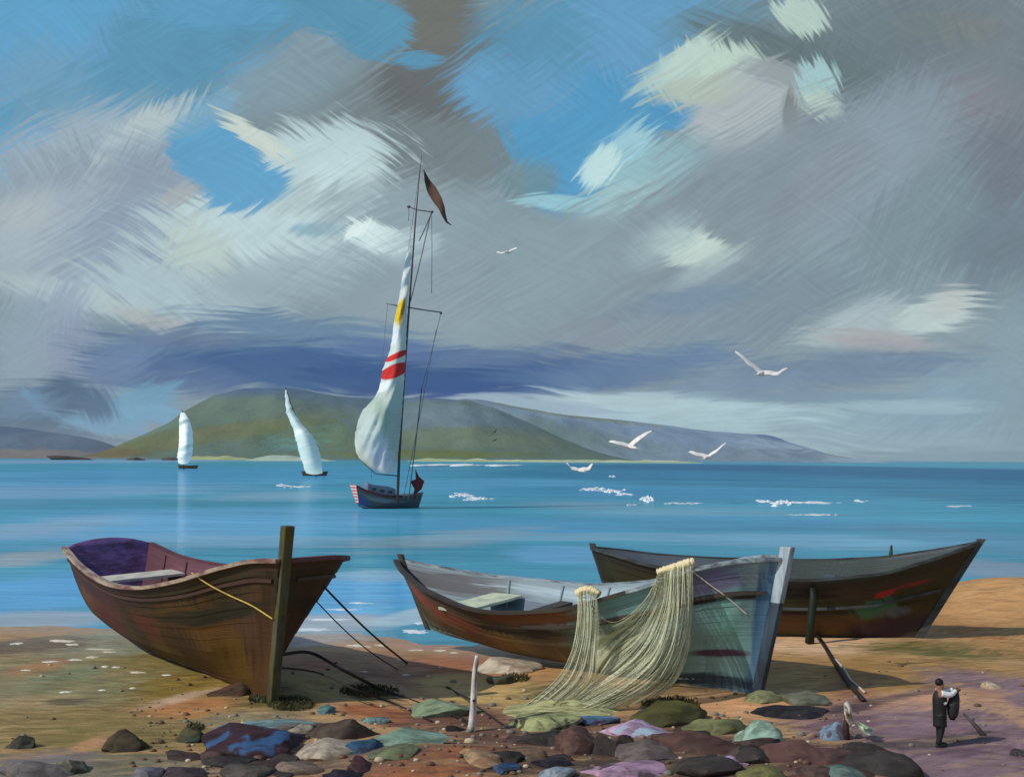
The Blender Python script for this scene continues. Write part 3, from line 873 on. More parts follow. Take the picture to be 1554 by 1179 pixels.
# --- middle boat: teal and brown, net over the side
B = BOATS['b2']
r2 = hull_root(B, 'fishing_boat', 'teal and brown wooden fishing boat with a pale net hung over its side', group=GRP_BOATS)
m_h2 = wood('teal_boat_planks', (104, 136, 138), [
    (11, 2.0, 6.2, 2.2, 0, (82, 72, 50), .25, .4, 90), (12, 3.5, 5.5, .55, 0, (76, 64, 48), .3, .5, 0), (8.5, 2.6, 2.4, .3, 0, (40, 36, 30), .3, .6, 0), (7.3, 3.6, 2.2, .4, 0, (116, 72, 44), .3, .6, 0),
    (11.5, 2.1, 1.2, .6, 0, (112, 58, 42), .4, 1.0, 90), (13.4, 2.2, .9, .8, 0, (120, 58, 46), .4, 1.0, 90), (9.2, 1.6, 1.2, .7, 0, (116, 92, 54), .4, .9, 90), (14.4, 2.6, .6, .6, 0, (134, 54, 44), .4, 1.0, 90),
    (1.5, 3.5, 1.0, .42, 0, (92, 72, 114), .35, .7, 0, .75), (.3, 3.6, .35, .4, 0, (120, 138, 146), .3, .7, 60), (2.0, 2.95, 5, .10, 0, (44, 40, 44), .3, .5, 0),
    (1.0, 2.2, .32, .7, 0, (110, 164, 150), .5, .9, 120, .7), (.7, 1.7, .22, .6, 0, (104, 156, 144), .5, .9, 120, .5), (1.2, 1.2, .9, .13, 0, (64, 44, 66), .3, .5, 0), (.1, 2.0, .22, 2.0, 0, (66, 98, 122), .4, .8, 90),
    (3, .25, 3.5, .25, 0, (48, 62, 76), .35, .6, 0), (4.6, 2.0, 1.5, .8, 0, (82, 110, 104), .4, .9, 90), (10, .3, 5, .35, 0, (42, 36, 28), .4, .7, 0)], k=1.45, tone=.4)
m_i2 = wood('grey_boat_lining', (122, 136, 142), [(13.6, 3.2, 2.5, .7, 0, (84, 84, 86), .4, .7, 0), (8, 3.4, 4, .35, 0, (150, 166, 172), .4, .9, 0), (9, 2.4, 4, .4, 0, (96, 108, 116), .4, .8, 0), (4, 3.4, 3, .5, 0, (136, 150, 156), .4, .8, 0)], k=1.35)
m_r2 = coat('pale_rail_paint', (150, 164, 170), (70, 74, 76), scale=(.6, 3, 3), amt=.95, k=1.2)
m_r2d = coat('dark_rail_paint', (66, 58, 50), (40, 40, 44), scale=(.6, 3, 3), k=1.2)
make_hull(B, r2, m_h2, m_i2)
rail(B, r2, 'gunwale', m_r2d, -1, 1.0, .10, .06, .22, 1.0)
rail(B, r2, 'gunwale', m_r2, -1, 1.0, .10, .06, 0.0, .22)
rail(B, r2, 'gunwale', m_r2, 1, 1.0, .12, .06)
rail(B, r2, 'rub_rail', m_r2d, -1, .76, .05, .06, .01, .5, .05)
rail(B, r2, 'rub_rail', m_r2d, 1, .76, .05, .06, .01, .99, .05)
m_stem2 = coat('highlit_stem', (176, 190, 198), (96, 116, 130), scale=(3, 3, .6), amt=.9, k=1.1)  # white highlight on the stem, put into the colour
m_stem2d = coat('dark_stem', (58, 74, 88), (30, 34, 42), scale=(3, 3, .6), amt=.9, k=1.2)
stem(B, r2, m_stem2d, [(0.08 + B['rake'] * q * .74, 0, -.2 + 3.1 * q) for q in [i / 6 for i in range(7)]], .12, .17, 'stem_post', 1.0)
o = stem(B, r2, m_stem2, [(0.08 + B['rake'] * (.74 + .36 * q), 0, 2.9 + 1.72 * q) for q in [i / 5 for i in range(6)]], .13, .17, 'stem_head', 1.1)
o['label'] = 'stem head with a white highlight in its colour'
stem(B, r2, m_r2d, [(-B['L'] - .02 - B['srake'] * q, 0, .2 + 2.95 * q) for q in [i / 5 for i in range(6)]], .09, .13, 'stern_post')
floor_part(B, r2, m_i2, .45)
o = thwart(B, r2, coat('cream_bench_paint', (196, 202, 172), (140, 150, 140), scale=(2, 2, 2), k=1.2), .76, .74, 1.5, 'stern_bench')
o['label'] = 'pale cream stern bench'
thwart(B, r2, m_r2d, .60, .72, .6)
thwart(B, r2, m_i2, .42, .74, .5)
thwart(B, r2, m_i2, .24, .78, .5)
for t in (.2, .34, .48, .62, .76):
    for sd in (-1, 1):
        mbk = MB()
        mbk.tube([hull_pt(B, t, wv, sd, -.13) for wv in (.45, .6, .75, .86, .97)], .05, 5)
        mbk.build('rib', m_i2, r2)

# --- right boat: dark, behind
B = BOATS['b3']
r3 = hull_root(B, 'fishing_boat', 'dark olive wooden fishing boat with a sharp raised prow beside the sand mound', group=GRP_BOATS)
m_h3 = wood('dark_boat_planks', (62, 58, 34), [
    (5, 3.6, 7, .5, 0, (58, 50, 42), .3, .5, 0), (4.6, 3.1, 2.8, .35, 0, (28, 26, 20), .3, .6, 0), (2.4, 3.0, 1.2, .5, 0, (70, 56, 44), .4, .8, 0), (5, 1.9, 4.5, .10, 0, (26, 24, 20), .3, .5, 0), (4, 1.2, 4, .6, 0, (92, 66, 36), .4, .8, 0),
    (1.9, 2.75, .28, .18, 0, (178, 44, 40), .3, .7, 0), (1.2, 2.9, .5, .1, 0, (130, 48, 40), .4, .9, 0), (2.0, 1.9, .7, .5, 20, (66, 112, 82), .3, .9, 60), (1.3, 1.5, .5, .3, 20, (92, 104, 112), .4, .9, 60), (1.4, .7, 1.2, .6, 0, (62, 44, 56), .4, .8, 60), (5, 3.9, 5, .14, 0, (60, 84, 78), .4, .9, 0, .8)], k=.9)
m_i3 = wood('dark_boat_lining', (78, 86, 94), [(11, 3.5, 3, .6, 0, (84, 92, 102), .4, .8, 0), (4, 3.5, 4, .6, 0, (58, 66, 64), .4, .8, 0)], k=1.2)
m_r3 = coat('black_rail_paint', (52, 50, 48), (78, 90, 92), scale=(.6, 3, 3), amt=.7, k=1.1)
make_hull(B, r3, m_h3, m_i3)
rail(B, r3, 'gunwale', m_r3, -1, 1.0, .09, .06)
rail(B, r3, 'gunwale', m_r3, 1, 1.0, .09, .06)
rail(B, r3, 'rub_rail', m_r3, -1, .55, .05, .06, .02, .99, .05)
rail(B, r3, 'rub_rail', m_r3, 1, .55, .05, .06, .02, .99, .05)
stem(B, r3, m_r3, [(0.06 + B['rake'] * q * 1.03, 0, -.15 + 4.5 * q) for q in [i / 6 for i in range(7)]], .10, .16)
stem(B, r3, m_r3, [(-B['L'] - .02 - B['srake'] * q, 0, .2 + 3.5 * q) for q in [i / 5 for i in range(6)]], .09, .13, 'stern_post')
floor_part(B, r3, m_i3, .5)
thwart(B, r3, m_i3, .3, .8, .5)
thwart(B, r3, m_i3, .6, .8, .5)
p = hull_pt(B, .16, 1.0, 1)
mbk = MB()
mbk.tube([p + Vector((0, 0, -.2)), p + Vector((.03, 0, .1)), p + Vector((.05, 0, .48))], [.09, .08, .04], 7)
mbk.build('thole_pin', coat('green_pin', (40, 58, 44)), r3)



# ---------------------------------------------------------------- yachts on the water
def root_matrix(root):
    return Matrix.Translation(root.location) @ root.rotation_euler.to_matrix().to_4x4()


def wbuild(mb, name, mats, root, **kw):
    """mesh given in world metres, stored in its parent's axes"""
    inv = root_matrix(root).inverted()
    mb.v = [tuple(inv @ Vector(v)) for v in mb.v]
    return mb.build(name, mats, root, **kw)


def edge_interp(pts, py):
    return interp([p[1] for p in pts], [p[0] for p in pts], py)


def sail_mesh(left, right, y0, y1, D, belly, n=44, m=12, rag=0.0, crease=0.0):
    mb = MB()
    for sgn in (1, -1):
        rows, uvs = [], []
        for i in range(n + 1):
            py = y0 + (y1 - y0) * i / n
            a, b = edge_interp(left, py), edge_interp(right, py)
            a += rag * 2 * noise.noise((i * .9, 3, D))
            b += rag * 2 * noise.noise((i * .9, 7, D))
            row, uv = [], []
            for j in range(m + 1):
                q = j / m
                px = a + (b - a) * q
                by = belly * (b - a) / 60.0 * math.sin(q * math.pi) * math.sin(min(1, i / n * 1.05) * math.pi * 0.92)
                by += crease * noise.noise((px * .12 + py * .05, py * .035, D))
                sag = 5.0 * math.sin(q * math.pi) * (i / n) ** 6 * (b - a) / 60.0
                row.append(Q(px, py + sag, D - by + sgn * 0.03))
                uv.append((px, -py))
            rows.append(row)
            uvs.append(uv)
        mb.grid(rows, uvs=uvs, flip=sgn < 0)
    return mb


def sail_mat(name, base, patches, k=1.0, st_sc=(26.0, 2.2), tone=0.2):
    m, t = new_mat(name)
    vec = t.n('ShaderNodeTexCoord').outputs['UV']
    st = t.strokes(vec, (0, 20, 40, 60, 90), st_sc[0], st_sc[1], 10.0, 0.02)
    col = t.layers(vec, lin(base, k), [(p[0], -p[1]) + p[2:] for p in patches], st, k, tone)
    p = finish(t, col, 0.8, 0.1, st[40], 0.3, 0.1)
    return m


DY = 171.0
bo = Q(634, 771, 175)
B = dict(L=10.0, o=(bo.x, bo.y, -.5), dir=(.88, .48), rake=.9, srake=.9, roll=[0] * 6,
         t=[0, .12, .3, .6, .85, 1], b=[.06, .9, 1.6, 1.9, 1.7, 1.35], c=[0] * 6,
         s=[2.9, 2.7, 2.5, 2.6, 3.3, 4.2], k=[0, 0, 0, 0, .3, .9], p=[1, .9, .7, .55, .5, .5])
ry = hull_root(B, 'sailing_yacht', 'large sailing yacht with a tall mast and a red striped white sail', 'yacht')
m_hy = wood('grey_yacht_hull', (84, 92, 92), [(9.6, 1.0, 1.2, 1.2, 0, (58, 84, 140), .3, .6, 0), (3, 1.5, 3, 1, 0, (78, 100, 116), .4, .8, 0), (6, 2.6, 3, .5, 0, (118, 128, 134), .4, .8, 0), (4, .6, 5, .6, 0, (66, 80, 90), .4, .8, 0)], k=1.0)
m_deck = coat('yacht_deck_paint', (110, 124, 142), (82, 98, 120), k=1.3)
m_red = coat('dark_red_paint', (92, 26, 40), (56, 18, 28), k=1.1)
m_spar = coat('dark_spar_varnish', (86, 72, 66), (62, 54, 52), scale=(3, 3, .4), k=1.2)
m_line = coat('grey_rigging', (104, 106, 106), (78, 80, 82), k=1.1)
make_hull(B, ry, m_hy, m_deck, planks=6, nt=30, lap=.02)
floor_part(B, ry, m_deck, .7, 'deck')
mt_, tt = new_mat('striped_transom_paint')
uvn = tt.n('ShaderNodeTexCoord').outputs['UV']
sx_ = tt.n('ShaderNodeSeparateXYZ', {0: uvn})
wv_ = tt.math('SINE', tt.math('MULTIPLY_ADD', tt.noise(uvn, 3.0), 3.0, tt.math('MULTIPLY', sx_.outputs[1], 38.0)))
finish(tt, tt.mix(tt.ramp(wv_, -.5, .4), lin((226, 208, 206)), lin((206, 92, 96))), .6, .2)
mb = MB()
mb.grid([[hull_pt(B, 1.0, .15 + .87 * j / 10, -1, .04).lerp(hull_pt(B, 1.0, .15 + .87 * j / 10, 1, .04), k / 6) + Vector((-.05, 0, 0)) for k in range(7)] for j in range(11)])
o = mb.build('transom', mt_, ry)
o['label'] = 'pink and white striped transom'
rail(B, ry, 'gunwale', m_red, -1, 1.0, .10, .16, .35, .99, .04, -.1)
rail(B, ry, 'gunwale', m_line, -1, 1.0, .07, .08, .0, .35, .03)
rail(B, ry, 'gunwale', m_line, 1, 1.0, .08, .08, .0, .99, .03)
mb = MB()
secs = []
for q in range(7):
    x = -4.2 - 4.6 * q / 6
    h = 3.55 + 1.0 * q / 6 + .12 * math.sin(q)
    secs.append([(x, -1.05, 2.0), (x, -.9, h), (x, .9, h), (x, 1.05, 2.0)])
mb.rect_loft(secs)
cab = mb.build('cabin', m_deck, ry, smooth=False)
m_cabw = coat('dark_cabin_glass', (40, 52, 66), rough=.15, spec=.5)
for q in range(3):
    mb = MB()
    mb.box((-5.2 - 1.3 * q, -1.0, 3.05 + .25 * q), .35, .05, .2)
    mb.build('cabin_window', m_cabw, cab, smooth=False)

mb = MB()
mb.tube([Q(603, 762, DY), Q(606, 690, DY), Q(614, 560, DY), Q(622, 450, DY), Q(630, 340, DY), Q(637, 262, DY), Q(640, 236, DY)], [.24, .23, .2, .17, .13, .06, .03], 8)
mast = wbuild(mb, 'mast', m_spar, ry)
mb = MB()
mb.tube([Q(586, 461, DY), Q(604, 464, DY - .2), Q(640, 470, DY - .2), Q(669, 474, DY)], [.05, .1, .1, .09], 6)
mb.ball(Q(669, 475, DY), .22, .22, .25)
wbuild(mb, 'crosstree', m_spar, ry)
mb = MB()
mb.tube([Q(620, 314, DY), Q(634, 319, DY - .15), Q(656, 322, DY)], [.08, .08, .08], 6)
mb.ball(Q(620.5, 314, DY), .3, .25, .22)
mb.ball(Q(655.5, 322, DY), .25, .25, .22)
wbuild(mb, 'crosstree', m_spar, ry)
for a, b, r_ in (((655, 323), (636, 366), .09), ((654, 324), (623, 458), .08), ((655, 324), (655, 445), .05), ((669, 476), (640, 590), .05), ((662, 500), (612, 757), .05),
                 ((640, 590), (620, 757), .09), ((638, 250), (606, 470), .035), ((588, 462), (563, 726), .03), ((620, 315), (620, 335), .05), ((637, 262), (644, 258), .03)):
    mb = MB()
    mb.tube([Q(a[0], a[1], DY), Q((a[0] + b[0]) / 2 + .6, (a[1] + b[1]) / 2, DY), Q(b[0], b[1], DY)], r_, 5)
    wbuild(mb, 'stay', m_line, ry)
# pennant
mb = MB()
cl = [(643, 258, .3), (648, 274, 4), (655, 288, 7.5), (663, 302, 7.5), (670, 315, 5), (674, 328, 3), (678, 337, 1.6), (685, 342, .5)]
for sg in (1, -1):
    rows = []
    for i, (x_, y_, w_) in enumerate(cl):
        nx = (cl[min(i + 1, 7)][1] - cl[max(i - 1, 0)][1])
        ny = -(cl[min(i + 1, 7)][0] - cl[max(i - 1, 0)][0])
        l_ = math.hypot(nx, ny)
        rows.append([Q(x_ + nx / l_ * w_ * e, y_ + ny / l_ * w_ * e, DY + .5 * math.sin(i * 1.1 + e) + sg * .02) for e in (-1, -.33, .33, 1)])
    mb.grid(rows, flip=sg < 0)
o = wbuild(mb, 'pennant', coat('brown_pennant_cloth', (84, 58, 42), (58, 40, 32), scale=(.6, .6, 2), k=1.2), ry)
# sail
SL = [(622, 372), (614, 400), (606, 450), (598, 490), (592, 530), (581, 560), (575, 590), (566, 606), (549, 625), (542, 645), (538, 668), (542, 690), (556, 706), (574, 716)]
SR = [(626, 372), (622, 420), (618, 470), (616, 530), (614, 570), (611, 610), (608, 650), (605, 680), (602, 700), (600, 716)]
msail = sail_mat('striped_sailcloth', (206, 214, 206), [
    (575, 640, 40, 40, 60, (160, 180, 164), .35, .9, 60), (560, 660, 20, 40, 0, (196, 208, 200), .4, 1.0, 60), (585, 690, 34, 24, 30, (206, 208, 216), .4, .9, 40), (600, 650, 12, 50, 0, (176, 188, 180), .4, 1.0, 0),
    (600, 600, 18, 26, 20, (186, 200, 190), .4, .9, 40), (552, 692, 24, 8, -50, (214, 216, 196), .4, 1.0, 40), (602, 540, 22, 4.5, 24, (208, 52, 50), .1, .15, 20), (599, 563, 25, 10, 22, (206, 54, 52), .1, .15, 20),
    (582, 586, 14, 6, 30, (232, 236, 236), .3, .6, 40), (606, 478, 6, 26, -12, (222, 190, 40), .12, .25, 90), (611, 470, 3, 20, -10, (150, 90, 50), .3, .5, 90, .7), (600, 508, 10, 16, 0, (226, 230, 230), .4, .8, 60), (617, 410, 5, 34, -10, (220, 226, 226), .4, .8, 90)], k=1.0)
sm = sail_mesh(SL, SR, 372, 716, DY - .9, 4.0, 80, 22, .9, .5)
wbuild(sm, 'sail', msail, ry)
mb = MB()
mb.tube([Q(538, 690, DY - 1), Q(570, 719, DY - 1), Q(604, 722, DY - .6)], [.06, .09, .1], 6)
wbuild(mb, 'boom', m_spar, ry)
# dark red cloth at the bow
mb = MB()
pts = [(622, 730), (631, 727), (630, 711), (636, 723), (644, 730), (640, 742), (633, 748), (630, 757), (625, 758), (629, 742)]
for d_ in (-.35, .35):
    mb.poly([Q(x_, y_, 174 + d_ + .15 * math.sin(i)) for i, (x_, y_) in enumerate(pts)], 0, d_ > 0)
mb.grid([[Q(x_, y_, 174 + d_ + .15 * math.sin(i)) for i, (x_, y_) in enumerate(pts)] for d_ in (-.35, .35)], cv=True)
o = wbuild(mb, 'furled_sail', m_red, ry, smooth=False)
o['label'] = 'dark red sailcloth bundled at the bow'


def dinghy(px, py, wpx, left, right, y0, D, base, label, mast_pts):
    b0 = SEA(px + wpx, py)
    sc_ = D / F
    Ld = 2 * wpx * sc_
    BB = dict(L=Ld * .92, o=(b0.x, b0.y, -.15 * Ld * .2), dir=(1, .15), rake=Ld * .08, srake=Ld * .06, roll=[0] * 5, t=[0, .2, .5, .8, 1],
              b=[.05, Ld * .09, Ld * .13, Ld * .1, .08], c=[0] * 5, s=[Ld * .22, Ld * .2, Ld * .19, Ld * .2, Ld * .22], k=[0] * 5, p=[1, .7, .55, .7, 1])
    rd = hull_root(BB, 'sailing_dinghy', label, 'yacht')
    mh = coat('dark_dinghy_hull', (84, 62, 38), (66, 48, 32), k=1.2)
    make_hull(BB, rd, mh, mh, planks=4, nt=16, lap=.03)
    y1 = left[-1][1]
    sm_ = sail_mesh(left, right, y0, y1, D, 2.5 * D / 171, 40, 12, .8, 0.0)
    wbuild(sm_, 'sail', sail_mat('pale_sailcloth', base, [(left[i][0] + 8, left[i][1], 14, 3, 20, c_, .4, 1.0, 20) for i, c_ in ((1, (170, 186, 184)), (2, (232, 234, 228)), (3, (186, 204, 196)), (4, (226, 222, 214)))], k=1.4, st_sc=(14, 1.6), tone=.3), rd)
    mb = MB()
    mb.tube([Q(x_, y_, D + .3) for x_, y_ in mast_pts], [.12 * D / 400 + .08] * len(mast_pts), 6)
    wbuild(mb, 'mast', m_spar, rd)


d1 = SEA(283, 713).y
dinghy(283, 711, 16, [(274, 626), (272, 640), (272, 660), (271, 680), (269, 693), (271, 703)], [(280, 626), (288, 640), (292, 655), (293, 675), (291, 692), (286, 703)], 626, d1, (236, 238, 232),
       'small brown dinghy with a straight upright white sail off the green hill', [(279, 713), (277, 660), (277, 622)])
d2 = SEA(474, 725).y
dinghy(474, 722, 21, [(432, 590), (434, 622), (446, 655), (452, 680), (458, 700), (464, 718)], [(434, 590), (444, 622), (462, 648), (478, 668), (488, 700), (490, 718)], 592, d2, (200, 214, 206),
       'small brown dinghy whose pale green sail leans far to the left', [(480, 724), (462, 670), (433, 588)])

# ---------------------------------------------------------------- fishing net over the middle boat
B = BOATS['b2']
Tm = B['mat']


def near_depth(px):
    best = None
    for i in range(121):
        p = Tm @ hull_pt(B, i / 120, 1.0, -1, .15)
        q = project(p)
        if best is None or abs(q[0] - px) < best[0]:
            best = (abs(q[0] - px), p.y)
    return best[1]


def net_col(pts):
    """a hanging line: starts on the gunwale, ends on the sand"""
    d0 = near_depth(pts[0][0]) - .05
    n = len(pts) - 1
    e = G(*pts[-1])
    out = []
    for i, (x_, y_) in enumerate(pts):
        q = (y_ - pts[0][1]) / max(1, pts[-1][1] - pts[0][1])
        bulge = -.55 * math.sin(min(1, q * 1.3) * math.pi) if i else 0
        out.append(Q(x_, y_, d0 + (e.y - d0) * q ** 1.2 + bulge * .5))
    out[-1] = e + Vector((0, 0, .04))
    return smooth_path(out, 26)


def swag_col(pts, ends):
    out = [Q(x_, y_, d_) for (x_, y_), d_ in zip(pts, ends)]
    return smooth_path(out, 26)


DA, DBn = near_depth(893), near_depth(1025)
NA = [net_col(p) for p in ([(877, 897), (876, 940), (868, 985), (845, 1030), (792, 1076)], [(889, 893), (890, 940), (884, 985), (866, 1032), (812, 1080)], [(905, 898), (909, 945), (906, 990), (898, 1034), (846, 1078)])]
NB = [swag_col([(999, 868), (982, 905), (955, 932), (928, 944), (905, 930)], [DBn - .1, DBn - .5, DBn - .2, DA - .7, DA - .5])] + [net_col(p) for p in (
    [(1005, 866), (992, 915), (966, 955), (934, 985), (902, 1040)], [(1013, 863), (1003, 925), (978, 980), (935, 1022), (862, 1068)], [(1022, 860), (1018, 932), (996, 995), (950, 1040), (868, 1082)],
    [(1035, 856), (1034, 930), (1020, 995), (985, 1042), (915, 1080)], [(1050, 852), (1051, 925), (1043, 990), (1024, 1034), (990, 1064)])]


def net_at(cols, u, v):
    k = len(cols) - 1
    q = min(u * k, k - 1e-6)
    i = int(q)
    f = q - i
    n = len(cols[0]) - 1
    w_ = min(v * n, n - 1e-6)
    j = int(w_)
    g_ = w_ - j
    return (cols[i][j].lerp(cols[i][j + 1], g_)).lerp(cols[i + 1][j].lerp(cols[i + 1][j + 1], g_), f)


rn = thing('fishing_net', 'pale yellow fishing net draped over the side of the teal boat', 'net', (2.5, 34.5, .9))
m_twine = coat('pale_net_twine', (230, 224, 184), (190, 188, 146), scale=(3, 3, 3), k=1.25, amt=.8, c3=(232, 226, 196), sc3=1.4)
m_twine2 = coat('green_net_twine', (150, 152, 118), (118, 122, 100), scale=(3, 3, 3), k=1.1)
rn_rng = random.Random(3)
for cols, ns, wmat in ((NA, 22, m_twine), (NB, 48, m_twine)):
    mb, mb2 = MB(), MB()
    for i in range(ns):
        u = (i + rn_rng.uniform(-.4, .4)) / (ns - 1)
        u = min(1, max(0, u))
        v1 = rn_rng.choice((1, 1, .95, .8, .6))
        pts = []
        for k in range(23):
            v = v1 * k / 22
            sl = (.16 if i % 2 else -.16) * v
            p = net_at(cols, min(1, max(0, u + sl + .03 * noise.noise((i * 1.7, v * 3, 6)))), v)
            pts.append(p + Vector((0, -.10 * abs(noise.noise((u * 9, v * 3, 4))) - .03, .02 * noise.noise((u * 20, v * 5, 8)))))
        (mb if rn_rng.random() < .72 else mb2).tube(pts, rn_rng.choice((.003, .004, .005, .008)), 4, caps=False)
    for r_ in range(34):
        v = .03 + .95 * r_ / 33
        pts = []
        for k in range(61):
            u = k / 60
            p = net_at(cols, u, min(1, max(0, v + .012 * (1 if k % 2 else -1) + .02 * noise.noise((u * 4, v * 7, 1)))))
            pts.append(p + Vector((0, -.05, 0)))
        mb2.tube(pts, .005, 3, caps=False)
    wbuild(mb, 'net_panel', wmat, rn)
    wbuild(mb2, 'net_panel', m_twine2, rn)
m, t = new_mat('net_mesh_cloth')
uvn = t.n('ShaderNodeTexCoord').outputs['UV']
mp = t.n('ShaderNodeMapping', {'Vector': uvn, 'Scale': (26, 1.6, 1)})
nz = t.noise(mp.outputs[0], 1.0, 4.0, .6, .2, '2D')
p = finish(t, t.mix(nz, alb((168, 166, 124), 1.15), alb((236, 230, 190), 1.3)), .8, .1, alpha=t.ramp(nz, .36, .68, .06, .72))
for cols, nn in ((NA, 12), (NB, 30)):
    mb = MB()
    nn *= 4
    mb.grid([[net_at(cols, k / nn, v / 26) + Vector((0, .10 * math.sin(k * .55 + 2 * noise.noise((k * .1, v * .12, 3))) * min(1, v / 5), 0)) for k in range(nn + 1)] for v in range(27)])
    wbuild(mb, 'net_webbing', m, rn)
m_head = coat('cream_net_rope', (226, 212, 172), (200, 180, 128), scale=(9, 9, 2), k=1.15)
for head in ([(876, 900), (882, 896), (888, 894), (896, 894), (903, 897), (908, 901)], [(998, 869), (1008, 865), (1020, 861), (1032, 857), (1044, 853), (1052, 852)]):
    mb = MB()     # the gathered heads over the gunwale
    sp = smooth_path([Q(x_, y_ + 1, near_depth(x_) + .02) for x_, y_ in head], 40)
    mb.tube(sp, [.10 + .05 * abs(math.sin(k * .9)) + .04 * noise.noise((k * .7, 2, 2)) for k in range(41)], 8)
    wbuild(mb, 'net_head', m_head, rn)
mb = MB()     # heap on the sand
rows = []
for i in range(17):
    a = i / 16 * 2 * math.pi
    rows.append([(0, 0)] * 1)
c_ = G(850, 1078)
mb.grid([[(c_.x + 1.9 * r_ / 6 * math.cos(a / 20 * 2 * math.pi), c_.y + 1.5 * r_ / 6 * math.sin(a / 20 * 2 * math.pi),
           gz(c_.x + 1.9 * r_ / 6 * math.cos(a / 20 * 2 * math.pi), c_.y + 1.5 * r_ / 6 * math.sin(a / 20 * 2 * math.pi)) - .05 + .32 * (1 - (r_ / 6) ** 2) * (.6 + .9 * abs(noise.noise((r_ * .7 + a, a * .6, 2))))) for a in range(20)] for r_ in range(7)], cv=True)
wbuild(mb, 'net_heap', coat('heaped_net_twine', (186, 184, 128), (112, 106, 74), scale=(1.5, 9, 4), k=1.2, amt=.9, bstr=.8, bdist=.06), rn)

# ---------------------------------------------------------------- ropes, stakes and small gear
m_dark_rope = coat('tarred_rope', (44, 36, 34), (28, 24, 24), scale=(8, 8, 8), k=1.0)
m_pale_rope = coat('pale_rope', (214, 206, 190), (160, 150, 130), scale=(6, 6, 6), k=1.1)
m_yel_rope = coat('yellow_rope', (206, 176, 84), (150, 120, 52), scale=(6, 6, 6), k=1.2)


def rope(name, pts, r_, mat, label, n=30, cat='rope'):
    mb = MB()
    sp = smooth_path(pts, n)
    mb.tube(sp, r_, 7)
    o = mb.build(name, mat, loc=sp[-1])
    return tag(o, label, cat)


def sagline(a, b, sag, n=5):
    return [a.lerp(b, i / n) + Vector((0, 0, -sag * math.sin(i / n * math.pi))) for i in range(n + 1)]


b1, b2, b3 = BOATS['b1'], BOATS['b2'], BOATS['b3']
H1 = lambda t, wv, sd, o=.06: b1['mat'] @ hull_pt(b1, t, wv, sd, o)
H2 = lambda t, wv, sd, o=.06: b2['mat'] @ hull_pt(b2, t, wv, sd, o)
H3 = lambda t, wv, sd, o=.06: b3['mat'] @ hull_pt(b3, t, wv, sd, o)
rope('mooring_rope', sagline(H1(.06, .78, 1), G(618, 1006), .12), .035, m_dark_rope, 'upper dark mooring rope from the brown boat to the sand')
rope('mooring_rope', sagline(H1(.045, .70, 1), G(604, 1016), .2), .02, m_dark_rope, 'thin dark mooring line just below the upper rope of the brown boat')
rope('mooring_rope', [H1(.01, .33, 1), Q(470, 990, 33.0), Q(520, 1016, 32.4), G(590, 1050, .05), G(690, 1086, .05), G(712, 1098, .05)], .05, m_dark_rope, 'thick dark rope from the foot of the brown boat towards the white stake')
rope('mooring_rope', [H1(.005, .25, 1), Q(480, 1020, 32.4), Q(540, 1046, 31.6), G(600, 1068, .04), G(655, 1094, .04)], .028, m_dark_rope, 'thin dark rope lying lowest on the sand beside the brown boat')
rope('bow_line', [H1(.16, 1.03, -1, .1), H1(.135, .9, -1, .12), H1(.10, .78, -1, .12), H1(.05, .68, -1, .12), H1(.0, .60, -1, .16)], .022, m_yel_rope, 'yellow bow line hanging down the side of the brown boat')
rope('bow_line', [H2(.115, 1.04, -1, .1), H2(.085, .86, -1, .1), H2(.06, .74, -1, .1), H2(.03, .6, -1, .1)], .022, m_pale_rope, 'white line across the purple strake of the teal boat')
rope('anchor_rope', [G(1238, 962, .05), G(1250, 978, .06), G(1266, 1005, .06), G(1286, 1034, .06), G(1310, 1062, .06)], .075, m_dark_rope, 'heavy dark rope running over the sand from the dark boat')
rope('anchor_rope', [G(1268, 1000, .05), G(1282, 1016, .05), G(1290, 1030, .05), G(1301, 1040, .05), G(1312, 1050, .05)], .035, m_pale_rope, 'short white rope on the sand beside the heavy dark rope')
t3 = min((i / 200 for i in range(200)), key=lambda q: abs(project(H3(q, .86, -1, .22))[0] - 1234))
a_ = H3(t3, .86, -1, .22)
mb = MB()
bz = gz(a_.x, a_.y - .2)
mb.tube([a_ + Vector((0, 0, .1)), a_ + Vector((0, -.05, -.4)), Vector((a_.x - .1, a_.y - .1, bz + 1.0)), Vector((a_.x - .16, a_.y - .12, bz + .02))], [.12, .17, .16, .19], 9)
tag(mb.build('boat_prop', coat('dark_green_prop', (30, 40, 28), (22, 28, 22), scale=(4, 4, 1), k=1.1), loc=(a_.x, a_.y, bz)), 'dark green timber propped upright against the dark boat', 'prop')

# white stake
g_ = G(714, 1110)
tp = Q(724, 994, g_.y + .1)
mb = MB()
mb.tube(smooth_path([g_ - Vector((0, 0, .2)), g_.lerp(tp, .3) + Vector((.02, 0, 0)), g_.lerp(tp, .7) - Vector((.02, 0, 0)), tp], 14), [.11 - .004 * i for i in range(15)], 9)
tag(mb.build('stake', coat('flaking_white_stake', (216, 208, 200), (70, 58, 54), scale=(5, 5, 1.6), amt=.9, k=1.1), loc=g_), 'white painted stake standing in the sand below the teal boat', 'stake')
rope('stake_line', [G(678, 1042, .04), G(695, 1052, .04), Q(719, 1063, g_.y - .1)], .035, m_dark_rope, 'short dark line reaching the middle of the white stake')
